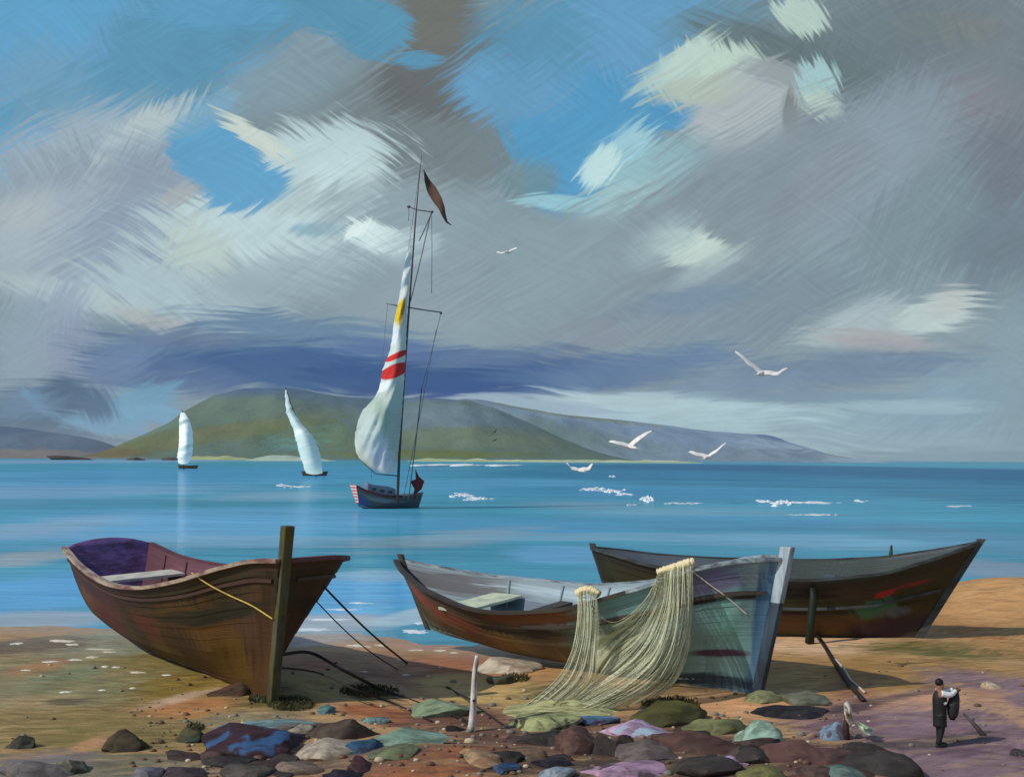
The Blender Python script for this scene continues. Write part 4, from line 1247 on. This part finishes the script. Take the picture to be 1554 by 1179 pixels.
# leaning driftwood stake
g_ = G(1496, 1116)
mb = MB()
mb.tube([g_ + Vector((.02, 0, -.1)), g_.lerp(Q(1462, 1084, g_.y + .3), .4), Q(1462, 1082, g_.y + .3)], [.085, .06, .03], 7)
tag(mb.build('stake', coat('dark_driftwood', (70, 62, 62), (48, 44, 46), scale=(6, 6, 2)), loc=g_), 'dark stake leaning over the purple ground right of the person', 'stake')
# rag on a short post
g_ = G(1286, 1122)
mb = MB()
mb.tube([g_ - Vector((0, 0, .1)), g_ + Vector((-.04, 0, .4)), g_ + Vector((.0, 0, .8))], [.08, .07, .05], 7)
tag(mb.build('stake', coat('short_dark_post', (62, 44, 40), (40, 32, 32), scale=(6, 6, 2)), loc=g_), 'short dark stake under the white and tan rag', 'stake')


def rag(name, outline, D, mat, label, ang=0.4, cat='cloth'):
    mb = MB()
    n = len(outline)
    cx = sum(p[0] for p in outline) / n
    cy = sum(p[1] for p in outline) / n
    for sg in (-1, 1):
        rows = []
        for r_ in range(6):
            q = r_ / 5
            rows.append([Q(cx + (x_ - cx) * q, cy + (y_ - cy) * q, D + sg * (.03 + .10 * (1 - q * q)) + .12 * math.sin(q * 4 + i * 1.3)) for i, (x_, y_) in enumerate(outline)])
        mb.grid(rows, cv=True, flip=sg < 0)
    return tag(mb.build(name, mat, loc=Q(cx, cy, D)), label, cat)


m_rag = coat('white_and_tan_cloth', (222, 218, 210), (176, 138, 96), scale=(2, 2, 2.4), amt=1.0, k=1.1)
rag('rag', [(1281, 1067), (1286, 1063), (1291, 1070), (1294, 1082), (1294, 1094), (1289, 1100), (1284, 1092), (1281, 1082)], g_.y - .15, m_rag, 'white and tan rag hung on the short dark stake')
rag('rag', [(1298, 1092), (1306, 1097), (1316, 1101), (1327, 1106), (1322, 1110), (1326, 1114), (1318, 1117), (1308, 1110), (1301, 1102)], g_.y - .2, coat('pale_green_cloth', (170, 192, 164), (206, 216, 196), scale=(3, 3, 3), k=1.1), 'pale green rag spread beside the white and tan rag')

# ---------------------------------------------------------------- the person on the path
pg = G(1425, 1133)
rp = thing('person', 'person in dark clothes and white sleeves holding up a dark sack', 'person', pg)
m_skin = coat('weathered_skin', (150, 104, 80), k=1.0)
m_black = coat('black_wool', (34, 34, 36), (24, 24, 26), scale=(6, 6, 2), k=1.2)
m_shirt = coat('white_shirt_cloth', (224, 224, 222), (186, 188, 192), scale=(5, 5, 5), k=1.1)
V_, E_, RAD = [], [], []


def sv(p, r_, link=None):
    V_.append(p)
    RAD.append(r_)
    if link is not None:
        E_.append((link, len(V_) - 1))
    return len(V_) - 1


pel = sv((0, 0, .90), .12)
sp1 = sv((.01, 0, 1.06), .115, pel)
ch = sv((.01, 0, 1.25), .14, sp1)
nk = sv((.0, 0, 1.42), .055, ch)
hd1 = sv((.02, 0, 1.52), .082, nk)
hd2 = sv((.015, 0, 1.60), .088, hd1)
sv((.015, 0, 1.65), .06, hd2)
sv((.125, 0, 1.545), .014, hd1)
for sd in (-1, 1):
    hp = sv((0, .09 * sd, .86), .095, pel)
    kn = sv((.03, .085 * sd, .48), .062, hp)
    an = sv((-.01 + .05 * sd, .08 * sd, .10), .042, kn)
    sv((.13 + .05 * sd, .085 * sd, .035), .035, an)
    sh = sv((0, .17 * sd, 1.36), .062, ch)
    el = sv((.21, .165 * sd, 1.33), .045, sh)
    wr = sv((.39, .075 * sd, 1.43), .030, el)
    pm = sv((.445, .055 * sd, 1.445), .034, wr)
    for k in range(4):
        f1 = sv((.485, (.07 - .018 * k) * sd, 1.455 - .012 * k), .0095, pm)
        f2 = sv((.51 - .004 * k, (.055 - .018 * k) * sd, 1.43 - .012 * k), .0085, f1)
        sv((.492 - .004 * k, (.045 - .016 * k) * sd, 1.405 - .01 * k), .008, f2)
    th = sv((.43, (.02) * sd, 1.42), .011, pm)
    sv((.455, (.005) * sd, 1.40), .009, th)
me = bpy.data.meshes.new('body')
me.from_pydata(V_, E_, [])
body = bpy.data.objects.new('body', me)
COL.objects.link(body)
body.parent = rp
md = body.modifiers.new('skin', 'SKIN')
if not me.skin_vertices:
    bm = bmesh.new()
    bm.from_mesh(me)
    bm.verts.layers.skin.verify()
    bm.to_mesh(me)
    bm.free()
for i, sk_ in enumerate(me.skin_vertices[0].data):
    sk_.radius = (RAD[i], RAD[i])
    sk_.use_root = (i == 0)
md.use_smooth_shade = True
ss = body.modifiers.new('sub', 'SUBSURF')
ss.levels = ss.render_levels = 2
me.materials.append(m_skin)


def cloth_tube(name, pts, rad, mat, flat=1.0, n=12):
    mb = MB()
    mb.tube(smooth_path(pts, 12), [interp([i / (len(rad) - 1) for i in range(len(rad))], rad, k / 12) for k in range(13)], n, flat=flat)
    return mb.build(name, mat, rp)


cloth_tube('coat', [(.02, 0, .52), (.01, 0, .9), (.01, 0, 1.2), (.0, 0, 1.40)], [.165, .165, .175, .09], m_black)
for sd in (-1, 1):
    cloth_tube('trouser_leg', [(-.01 + .05 * sd, .08 * sd, .09), (.03, .085 * sd, .48), (0, .085 * sd, .84)], [.06, .08, .13], m_black)
    cloth_tube('sleeve', [(-.01, .155 * sd, 1.36), (.21, .165 * sd, 1.335), (.375, .083 * sd, 1.42)], [.085, .068, .045], m_shirt)
    mb = MB()
    mb.ball((.06 + .05 * sd, .083 * sd, .05), .14, .055, .055)
    mb.build('boot', m_black, rp)
mb = MB()
mb.ball((-.005, 0, 1.605), .105, .10, .10)
mb.build('hair', coat('dark_hair', (24, 22, 22), k=1.0), rp)
mb = MB()
mb.tube([(.07, .0, 1.22), (.10, -.09, 1.18), (.08, -.16, 1.12), (.09, -.1, 1.05)], [.03, .05, .05, .02], 7)
mb.build('scarf', m_shirt, rp)
for sd in (-1, 1):
    mb = MB()
    mb.ball((.093, .032 * sd, 1.575), .012, .012, .01)
    mb.build('eye', m_black, rp)
sg_ = pg + Vector((.44, 0, 1.40))
mb = MB()
mb.tube([sg_ + Vector((.0, 0, .06)), sg_ + Vector((0, 0, -.02)), sg_ + Vector((-.06, -.01, -.14)), sg_ + Vector((-.10, -.02, -.36)), sg_ + Vector((-.11, -.02, -.58)), sg_ + Vector((-.12, -.02, -.72))], [.035, .04, .12, .15, .13, .06], 11)
tag(mb.build('sack', coat('dark_sackcloth', (46, 44, 46), (30, 30, 32), scale=(5, 5, 2), k=1.2), loc=sg_), 'dark sack hanging from the hands of the person', 'sack')


# ---------------------------------------------------------------- gulls
def gull(body_px, ltip, lel, rtip, rel, D, label, heading=1, chord=.17, mat=None, dark=None, bl=.42):
    c = Q(body_px[0], body_px[1], D)
    mb = MB()
    h = Vector((heading * .55, .75, .12)).normalized()
    hc = Vector((heading * .25, .55, .62)).normalized()
    prof = [(-.62, .012), (-.48, .03), (-.2, .055), (.05, .07), (.25, .06), (.38, .035), (.46, .038), (.54, .025), (.64, .004)]
    mb.tube([c + h * (a * bl * 1.1) + Vector((0, 0, .012 if a > .4 else 0)) for a, r_ in prof], [r_ * bl / .42 for a, r_ in prof], 10)
    rows = [[c - h * bl * .55 + h.cross(Vector((0, 0, 1))) * (s_ * .045) for s_ in (-1, 0, 1)], [c - h * bl * .85 + h.cross(Vector((0, 0, 1))) * (s_ * .09) for s_ in (-1, 0, 1)]]
    mb.grid(rows, 0)
    for el, tip in ((lel, ltip), (rel, rtip)):
        e, t_ = Q(el[0], el[1], D - .04), Q(tip[0], tip[1], D + .10)
        mid = e.lerp(t_, .5) + Vector((0, -.02, .02))
        sp = smooth_path([c + Vector((0, 0, .02)), c.lerp(e, .5) + Vector((0, 0, .025)), e, mid, t_], 14)
        for sgn in (1, -1):
            rows = []
            for i, p in enumerate(sp):
                q = i / 14
                cw = chord * (1 - .25 * q) * (1 - q ** 5) + .01
                sweep = -.10 * max(0, q - .45)
                row = []
                for k in range(5):
                    f = k / 4
                    th = .016 * (1 - q * .8) * math.sin(math.pi * min(1, f * 1.15 + .05))
                    row.append(p + hc * (cw * (.45 - f) + sweep) + Vector((0, -sgn * th * .7, sgn * th * .7)))
                rows.append(row)
            mb.grid(rows, 0 if i < 99 else 1, flip=sgn < 0)
    # dark wing tips
    base = len(mb.f)
    o = mb.build('gull', [mat or m_gull, dark or m_gull_tip], loc=c)
    tl, tr = Q(ltip[0], ltip[1], D + .1) - c, Q(rtip[0], rtip[1], D + .1) - c
    for pl in o.data.polygons:
        if min((pl.center - tl).length, (pl.center - tr).length) < .09:
            pl.material_index = 1
    return tag(o, label, 'gull', 'gulls over the bay')


m_gull = coat('white_feathers', (238, 234, 228), (206, 196, 188), scale=(7, 7, 7), k=1.15, amt=.7)
m_gull_tip = coat('grey_wing_tip', (120, 110, 104), k=1.0)
m_dark_bird = coat('dark_feathers', (36, 40, 46), k=1.0)
gull((1156, 567), (1113, 529), (1137, 551), (1198, 556), (1179, 567), 27, 'largest white gull, highest over the right of the bay', 1)
gull((956, 678), (921, 668), (938, 672), (990, 651), (971, 664), 31, 'white gull with its right wing raised in front of the blue hill', -1)
gull((1074, 694), (1043, 683), (1058, 689), (1104, 669), (1087, 684), 35, 'white gull low beside the end of the blue hill', 1)
gull((880, 714), (857, 699), (867, 710), (900, 701), (893, 711), 44, 'white gull with both wings lifted low over the water line', -1, chord=.22)
gull((771, 383), (752, 382), (761, 384), (790, 362), (784, 376), 52, 'small pale gull right of the tall mast', 1, chord=.14)
gull((751, 655), (747, 658), (749, 657), (755, 651), (753, 653), 90, 'upper of two tiny dark birds before the hill', 1, .16, m_dark_bird, m_dark_bird, .3)
gull((751, 668), (747, 670), (749, 669), (755, 666), (753, 667), 90, 'lower of two tiny dark birds before the hill', 1, .14, m_dark_bird, m_dark_bird, .28)


# ---------------------------------------------------------------- rocks of the foreground
def rock(px, py, hw, hh, ca, cb, label, seed, tall=1.0, rot=0.0, rough=.75, k=1.15, name='rock', cat='rock', flat=0.0, sub=4):
    rng = random.Random(seed)
    base = G(px, min(1230, py + hh * .55))
    sc_ = base.y / F
    rx, rz = hw * sc_ * 1.45, hh * sc_ * 1.25 * tall
    ryy = rx * .75
    bm = bmesh.new()
    bmesh.ops.create_icosphere(bm, subdivisions=sub, radius=1.0)
    planes = []
    for _ in range(15):
        n_ = Vector((rng.gauss(0, 1), rng.gauss(0, 1), rng.gauss(.25, .8))).normalized()
        planes.append((n_, rng.uniform(.48, .86)))
    for v in bm.verts:
        p = v.co.copy()
        for n_, d_ in planes:
            e = p.dot(n_) - d_
            if e > 0:
                p -= n_ * e * .96
        nz = noise.noise(p * 1.6 + Vector((seed * 3.1, 0, 0))) * .16 + noise.noise(p * 4.5 + Vector((seed, 9, 0))) * .05 + noise.noise(p * 11 + Vector((0, seed, 0))) * .018
        p *= 1 + nz
        v.co = Vector((p.x * rx, p.y * ryy, p.z * rz))
    me = bpy.data.meshes.new(name)
    bm.to_mesh(me)
    bm.free()
    for pl in me.polygons:
        pl.use_smooth = True
    me.set_sharp_from_angle(angle=R(38))
    o = bpy.data.objects.new(name, me)
    COL.objects.link(o)
    o.location = base + Vector((0, ryy * .3, rz * (.0 - flat)))
    o.rotation_euler = (rng.uniform(-.1, .1), R(rot), rng.uniform(-.3, .3))
    s_ = 1.0 / max(.2, rx)
    mute = lambda c: tuple((x * .78 + .22 * sum(c) / 3) * .94 for x in c)
    ca, cb = mute(ca), mute(cb)
    me.materials.append(coat('stone', ca, tuple(x * .66 for x in ca), scale=(1.2 * s_, 3.5 * s_, 4 * s_), k=k, amt=1.0, rough=rough, bstr=.8, bdist=.07 * rx, c3=cb, sc3=1.7 * s_, rot=rng.uniform(-.6, .6)))
    return tag(o, label, cat)


ROCKS = [
    (32, 1126, 22, 15, (56, 54, 40), (80, 84, 60), 'dark square rock at the left edge of the beach'),
    (185, 1126, 34, 23, (84, 66, 40), (60, 48, 34), 'brown block of stone alone on the olive ground'),
    (286, 1116, 24, 16, (82, 78, 36), (50, 74, 66), 'olive rock left of the long maroon rock'),
    (48, 1168, 52, 22, (120, 110, 104), (96, 88, 84), 'wide grey lilac rock in the lower left corner'),
    (112, 1162, 24, 16, (112, 110, 86), (84, 82, 66), 'grey green stone beside the wide grey lilac rock'),
    (218, 1172, 24, 14, (116, 112, 124), (92, 86, 92), 'lavender grey stone at the bottom left of the rocks'),
    (378, 1122, 78, 27, (74, 38, 46), (46, 92, 142), 'long maroon rock splashed with bright blue'),
    (274, 1146, 28, 11, (80, 56, 54), (66, 48, 44), 'small dull maroon stone under the olive rock'),
    (275, 1172, 34, 12, (74, 56, 58), (60, 50, 56), 'dark plum stone at the bottom edge, below the maroon rocks'),
    (385, 1168, 36, 16, (92, 82, 70), (66, 58, 52), 'grey brown rock under the long maroon rock'),
    (342, 1046, 25, 15, (104, 62, 44), (78, 62, 34), 'reddish stone beneath the keel of the brown boat'),
    (426, 1098, 42, 11, (120, 158, 158), (112, 104, 92), 'flat pale teal stone behind the long maroon rock'),
    (456, 1106, 20, 13, (178, 162, 132), (136, 124, 100), 'small cream stone beside the foot of the brown boat'),
    (493, 1077, 14, 9, (92, 136, 134), (70, 110, 114), 'small teal stone on top of the dark brown boulder'),
    (515, 1104, 46, 28, (92, 72, 56), (72, 54, 46), 'dark brown boulder between the brown boat and the white stake'),
    (566, 1092, 20, 9, (108, 150, 144), (90, 82, 70), 'teal stone right of the dark brown boulder'),
    (545, 1131, 28, 16, (34, 80, 116), (46, 50, 66), 'deep blue stone under the dark brown boulder'),
    (614, 1122, 60, 13, (132, 164, 138), (118, 138, 96), 'long pale green slab pointing to the white stake'),
    (602, 1140, 34, 12, (118, 128, 84), (98, 104, 66), 'olive stone under the long pale green slab'),
    (497, 1134, 44, 22, (186, 168, 140), (150, 130, 106), 'cream boulder with brushed grey bands among dark stones'),
    (452, 1166, 30, 14, (140, 116, 96), (108, 84, 72), 'tan stone below the cream boulder'),
    (546, 1158, 24, 15, (84, 48, 52), (64, 40, 48), 'dark wine stone under the deep blue stone'),
    (528, 1175, 30, 9, (34, 28, 44), (26, 24, 32), 'nearly black stone at the bottom edge below the cream boulder'),
    (668, 1074, 46, 20, (144, 164, 120), (122, 138, 98), 'pale green leaf shaped rock left of the white stake'),
    (690, 1105, 16, 7, (26, 24, 24), (34, 30, 28), 'black lump standing in for the shadow of the white stake'),  # black lump takes the place of the stake's cast shadow
    (772, 1008, 46, 18, (216, 198, 164), (178, 150, 118), 'long cream stone tilted under the teal boat'),
    (760, 1032, 24, 10, (98, 94, 60), (76, 72, 48), 'dark olive stone below the tilted cream stone'),
    (726, 1146, 34, 18, (176, 138, 92), (150, 102, 66), 'tan rounded rock on the orange ground'),
    (770, 1146, 26, 14, (46, 38, 34), (60, 48, 40), 'blackish rock right of the tan rounded rock'),
    (764, 1164, 22, 9, (40, 84, 130), (60, 48, 52), 'bright blue stone under the blackish rock'),
    (828, 1098, 46, 17, (178, 182, 108), (78, 70, 52), 'yellow green rock below the heap of net'),
    (832, 1120, 40, 18, (54, 46, 38), (70, 56, 46), 'dark brown rock under the yellow green rock'),
    (876, 1126, 36, 28, (108, 70, 58), (84, 54, 48), 'reddish brown boulder left of the pink slab'),
    (916, 1130, 22, 26, (58, 48, 42), (44, 38, 36), 'dark upright rock between the reddish boulder and the pink slab'),
    (905, 1092, 38, 8, (82, 130, 172), (76, 70, 84), 'flat blue stone behind the reddish brown boulder'),
    (968, 1104, 52, 16, (206, 162, 194), (160, 186, 202), 'pink slab streaked with pale blue'),
    (976, 1142, 48, 16, (124, 104, 96), (100, 82, 76), 'grey brown slab under the pink slab'),
    (947, 1122, 20, 22, (108, 84, 72), (84, 66, 58), 'brown rock behind the grey brown slab'),
    (1046, 1124, 58, 24, (104, 66, 54), (80, 54, 46), 'broad maroon brown rock right of the pink slab'),
    (1016, 1084, 58, 22, (96, 92, 34), (74, 70, 30), 'mossy olive mound beneath the bow of the teal boat'),
    (1092, 1098, 42, 22, (132, 134, 76), (106, 104, 56), 'rounded olive stone below the bow of the teal boat'),
    (1156, 1114, 36, 26, (156, 194, 168), (120, 140, 112), 'mint green rock right of the rounded olive stone'),
    (1160, 1055, 32, 17, (142, 146, 92), (116, 114, 70), 'olive stone against the stem of the teal boat'),
    (1193, 1077, 46, 11, (38, 34, 40), (54, 46, 46), 'long low black form right of the bow'),  # low black form beside the teal boat's stem
    (1222, 1060, 30, 15, (116, 118, 90), (92, 96, 78), 'grey green stone right of the teal boat stem'),
    (1111, 1153, 24, 9, (214, 172, 208), (92, 66, 72), 'small pink stone on the dark rocks'),
    (962, 1170, 58, 10, (188, 140, 168), (84, 66, 68), 'low mauve slab at the bottom edge'),
    (846, 1174, 30, 10, (140, 154, 166), (108, 116, 126), 'blue grey stone at the bottom edge'),
    (800, 1144, 30, 15, (132, 100, 70), (104, 76, 58), 'tan brown stone between the blackish and the reddish rocks'),
    (842, 1156, 26, 10, (38, 34, 48), (50, 42, 46), 'dark navy stone under the reddish brown boulder'),
    (1070, 1160, 50, 18, (74, 64, 54), (58, 50, 46), 'dark grey brown rock left of the small pink stone'),
    (1164, 1172, 34, 12, (122, 120, 58), (96, 92, 48), 'olive stone at the bottom edge under the mint rock'),
    (1262, 1108, 22, 22, (126, 158, 186), (104, 84, 96), 'blue and white round rock left of the rags'),
    (1216, 1142, 44, 20, (110, 70, 62), (88, 58, 54), 'maroon rock between the mint rock and the purple ground'),
    (1282, 1174, 46, 11, (98, 124, 112), (82, 96, 90), 'grey teal stone at the bottom edge, below the rags'),
    (1350, 1160, 46, 24, (60, 54, 50), (46, 42, 40), 'charcoal rock at the edge of the purple ground'),
    (1270, 1144, 34, 16, (96, 62, 56), (72, 52, 50), 'dull red stone beside the charcoal rock'),
    (1509, 1040, 13, 8, (216, 190, 150), (186, 150, 116), 'pale tan stone on the right edge of the purple ground'),
    (1544, 1140, 12, 12, (66, 58, 60), (88, 74, 84), 'small dark stone in the lower right corner'),
    (1150, 1145, 44, 18, (66, 56, 50), (84, 66, 58), 'dark rock under the mint green rock'),
]
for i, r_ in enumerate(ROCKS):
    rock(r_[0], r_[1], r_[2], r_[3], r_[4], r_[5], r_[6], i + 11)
for px, hw, lab in ((105, 30, 'long low brown rock on the far left shore'), (206, 12, 'small brown rock on the far shore below the green hill'), (258, 14, 'dark brown rock on the far shore nearest the upright sail')):
    c_ = Q(px, 691, 2000)
    o = rock(400, 1100, 20, 20, (92, 66, 46), (74, 54, 40), lab, px)
    s_ = 2000 / 30.0
    o.location = (c_.x, 2000, 1.0)
    o.scale = (hw / 20 * s_, s_ * 2.0, s_ * .22)


GAPS = random.Random(21)
for i in range(18):
    px, py = GAPS.uniform(250, 1330), GAPS.uniform(1098, 1178)
    hw = GAPS.uniform(18, 38)
    c1, c2 = GAPS.choice((((78, 54, 48), (58, 44, 40)), ((62, 50, 46), (84, 60, 50)), ((90, 66, 54), (60, 44, 42)), ((54, 46, 44), (72, 56, 50)), ((96, 62, 50), (66, 50, 42))))
    o = rock(px, py, hw, hw * GAPS.uniform(.3, .5), c1, c2, 'dark stone packed in the gaps between the coloured rocks', 200 + i, sub=3, flat=.12)
    o['group'] = 'dark stones between the coloured rocks'


# ---------------------------------------------------------------- foam and glint flecks, pebbles, weed
def foam(name, spots, mat, fn, h=.03):  # flat flecks, for foam and for water glints
    mb = MB()
    for i, (px, py, hw, hh) in enumerate(spots):
        c_ = fn(px, py)
        D = c_.y
        rx = hw * D / F * .8
        ryy = max(rx * .12, hh * D * D / (F * max(1, CZ - c_.z)) * .55)
        ryy = min(ryy, rx * 1.2)
        rows = []
        for r_ in range(6):
            q = r_ / 5
            row = []
            for a in range(22):
                th = a / 22 * 2 * math.pi
                e = 1 + .9 * noise.noise((math.cos(th) * 2 + i * 3, math.sin(th) * 2, i)) + .6 * noise.noise((math.cos(th) * 6 + i, math.sin(th) * 6, i))
                x_, y_ = c_.x + rx * q * e * math.cos(th), c_.y + ryy * q * e * math.sin(th)
                zz = (gz(x_, y_) if fn is G else 0.0)
                row.append((x_, y_, zz + h * (1 - q ** 2) * (1 + .8 * noise.noise((x_ * 3, y_ * 3, i))) - .004))
            rows.append(row)
        mb.grid(rows, cv=True)
    return tag(mb.build(name, mat), kind='stuff')


m_foam = coat('sea_foam', (226, 232, 234), (190, 206, 212), scale=(2, 2, 2), k=1.1, rough=.5)
m_glint = coat('shore_foam_and_glints', (236, 232, 214), (214, 204, 160), scale=(2, 2, 2), k=1.1, rough=.4)
foam('shore_foam_and_glints', [(26, 976, 13, 5), (92, 972, 24, 3), (110, 978, 14, 3), (152, 985, 24, 3), (168, 989, 12, 2), (76, 1004, 15, 4), (114, 1001, 14, 4), (141, 997, 12, 3), (160, 1011, 7, 2), (176, 1012, 8, 2), (210, 1020, 16, 3), (253, 1024, 10, 2),  # left flecks are water glints built as white patches; shoreline flecks are foam
                     (40, 1017, 9, 1.5), (98, 1050, 11, 2.5), (155, 1047, 8, 2), (201, 1044, 6, 3), (545, 980, 22, 4), (578, 979, 12, 3), (632, 986, 16, 4), (668, 987, 12, 3), (690, 990, 7, 2), (606, 1001, 5, 1.5), (553, 1019, 7, 1.5), (616, 1024, 8, 1.2), (668, 1012, 3, 1.5)], m_glint, G, .03)
foam('shore_foam_and_glints', [(640, 945, 14, 9), (628, 958, 22, 5), (650, 930, 8, 8), (500, 940, 34, 3), (480, 955, 30, 4), (520, 925, 30, 2), (545, 915, 22, 1.5), (10, 978, 12, 4)], m_foam, SEA, .05)
CAPS = [(432, 737, 14, 2), (455, 739, 18, 1.5), (700, 752, 16, 3), (724, 757, 24, 2.4), (905, 743, 18, 2.5), (932, 746, 16, 3), (945, 750, 12, 2), (985, 759, 13, 5), (958, 766, 12, 1.6), (1040, 764, 30, 1.6), (1160, 761, 18, 2.2), (1186, 764, 18, 4), (1230, 763, 40, 1.8), (1305, 761, 10, 2), (1450, 768, 20, 1.2), (927, 723, 6, 1.6), (1240, 781, 40, 1)]
wr_ = random.Random(8)
mb = MB()
for px, py, hw, hh in CAPS:
    for _ in range(int(8 + hw * .8)):
        c_ = SEA(px + wr_.gauss(0, hw * .45), py + wr_.gauss(0, hh * .4))
        L_ = hw * c_.y / F * wr_.uniform(.12, .4)
        h_ = min(1.0, hh * c_.y / F) * wr_.uniform(.5, 1.3)
        tilt = wr_.uniform(-.25, .25)
        mb.grid([[(c_.x + L_ * q, c_.y + L_ * q * tilt + d_ * h_ * (1.1 - abs(q)) * 1.6 + .4 * noise.noise((q * 3 + c_.x, d_, 1)), max(-.02, z_ * h_ * (1 - q * q) * (.7 + .8 * noise.noise((q * 4 + c_.x, 2, 1))) - .01)) for q in [k / 7 - 1 for k in range(15)]] for d_, z_ in ((-1.4, 0), (-.8, .6), (-.1, 1), (.5, .5), (1.2, 0))])
tag(mb.build('whitecaps', m_foam), kind='stuff')
mb = MB()
for i in range(60):
    x_ = 628 + 160 * random.random()
    c_ = SEA(x_, 706.5 + random.random() * 1.5)
    mb.ball((c_.x, c_.y, .6), random.uniform(3, 11), random.uniform(4, 10), random.uniform(.6, 2.0) * (1 - abs(x_ - 705) / 130), n=8, m=5)
tag(mb.build('surf', m_foam), kind='stuff')

mb = MB()
rng = random.Random(5)
for i in range(1000):
    if rng.random() < .75:
        px, py = rng.uniform(200, 1330), rng.gauss(1120, 34)
    else:
        px, py = rng.uniform(0, 1554), rng.uniform(990, 1175)
    if not 1000 < py < 1190:
        continue
    c_ = G(px, py)
    r_ = min(.16, abs(rng.gauss(.035, .035)) + .015)
    mb.ball(c_ + Vector((0, 0, r_ * .2)), r_, r_ * rng.uniform(.6, 1), r_ * .6, n=7, m=4, mat=rng.choice((0, 0, 0, 1, 1, 2)))
tag(mb.build('pebbles', [coat('brown_pebble', (104, 78, 60), (70, 54, 46), scale=(4, 4, 4)), coat('grey_pebble', (120, 116, 104), (84, 84, 78), scale=(4, 4, 4)), coat('cream_pebble', (186, 168, 138), (140, 120, 98), scale=(4, 4, 4))]), kind='stuff')


def blades(name, spots, mat, hgt):
    mb = MB()
    for px, py, hw, hh, n in spots:
        for _ in range(n):
            a, q = rng.uniform(0, 2 * math.pi), math.sqrt(rng.random())
            c_ = G(px + hw * q * math.cos(a), py + hh * q * math.sin(a))
            h = hgt * rng.uniform(.5, 1.3)
            w_ = rng.uniform(.012, .03)
            d = Vector((rng.gauss(.15, .4), rng.gauss(0, .3), 1)).normalized() * h
            s_ = Vector((w_, rng.uniform(-.01, .01), 0))
            m_ = c_ + d * .55 + Vector((0, 0, h * .05))
            mb.grid([[c_ - s_, c_ + s_], [m_ - s_ * .7, m_ + s_ * .7], [c_ + d + Vector((d.x * .4, 0, -h * .1)), c_ + d + Vector((d.x * .4 + .003, 0, -h * .1))]])
    return tag(mb.build(name, mat), kind='stuff')


blades('seaweed', [(442, 1070, 36, 9, 700), (400, 1062, 24, 6, 250), (1017, 1070, 44, 9, 500), (560, 1050, 44, 8, 350), (780, 1030, 24, 6, 200), (296, 1106, 14, 5, 120)], coat('seaweed', (72, 68, 32), (50, 46, 26), scale=(2, 2, 2), k=1.0), .16)


# ---------------------------------------------------------------- haze over the bay
HAZE = 0.00005
hm, ht = new_mat('bay_haze')
hv = ht.n('ShaderNodeVolumePrincipled', {'Color': (.80, .90, 1.0, 1), 'Density': HAZE, 'Anisotropy': 0.1})
ht.n('ShaderNodeOutputMaterial', {'Volume': hv.outputs[0]})
bm = bmesh.new()
bmesh.ops.create_cube(bm, size=1.0)
me = bpy.data.meshes.new('haze')
bm.to_mesh(me)
bm.free()
me.materials.append(hm)
haze = bpy.data.objects.new('haze', me)
COL.objects.link(haze)
haze.scale = (25000, 13200, 309)
haze.location = (0, 6000, 150.5)
tag(haze, kind='stuff')
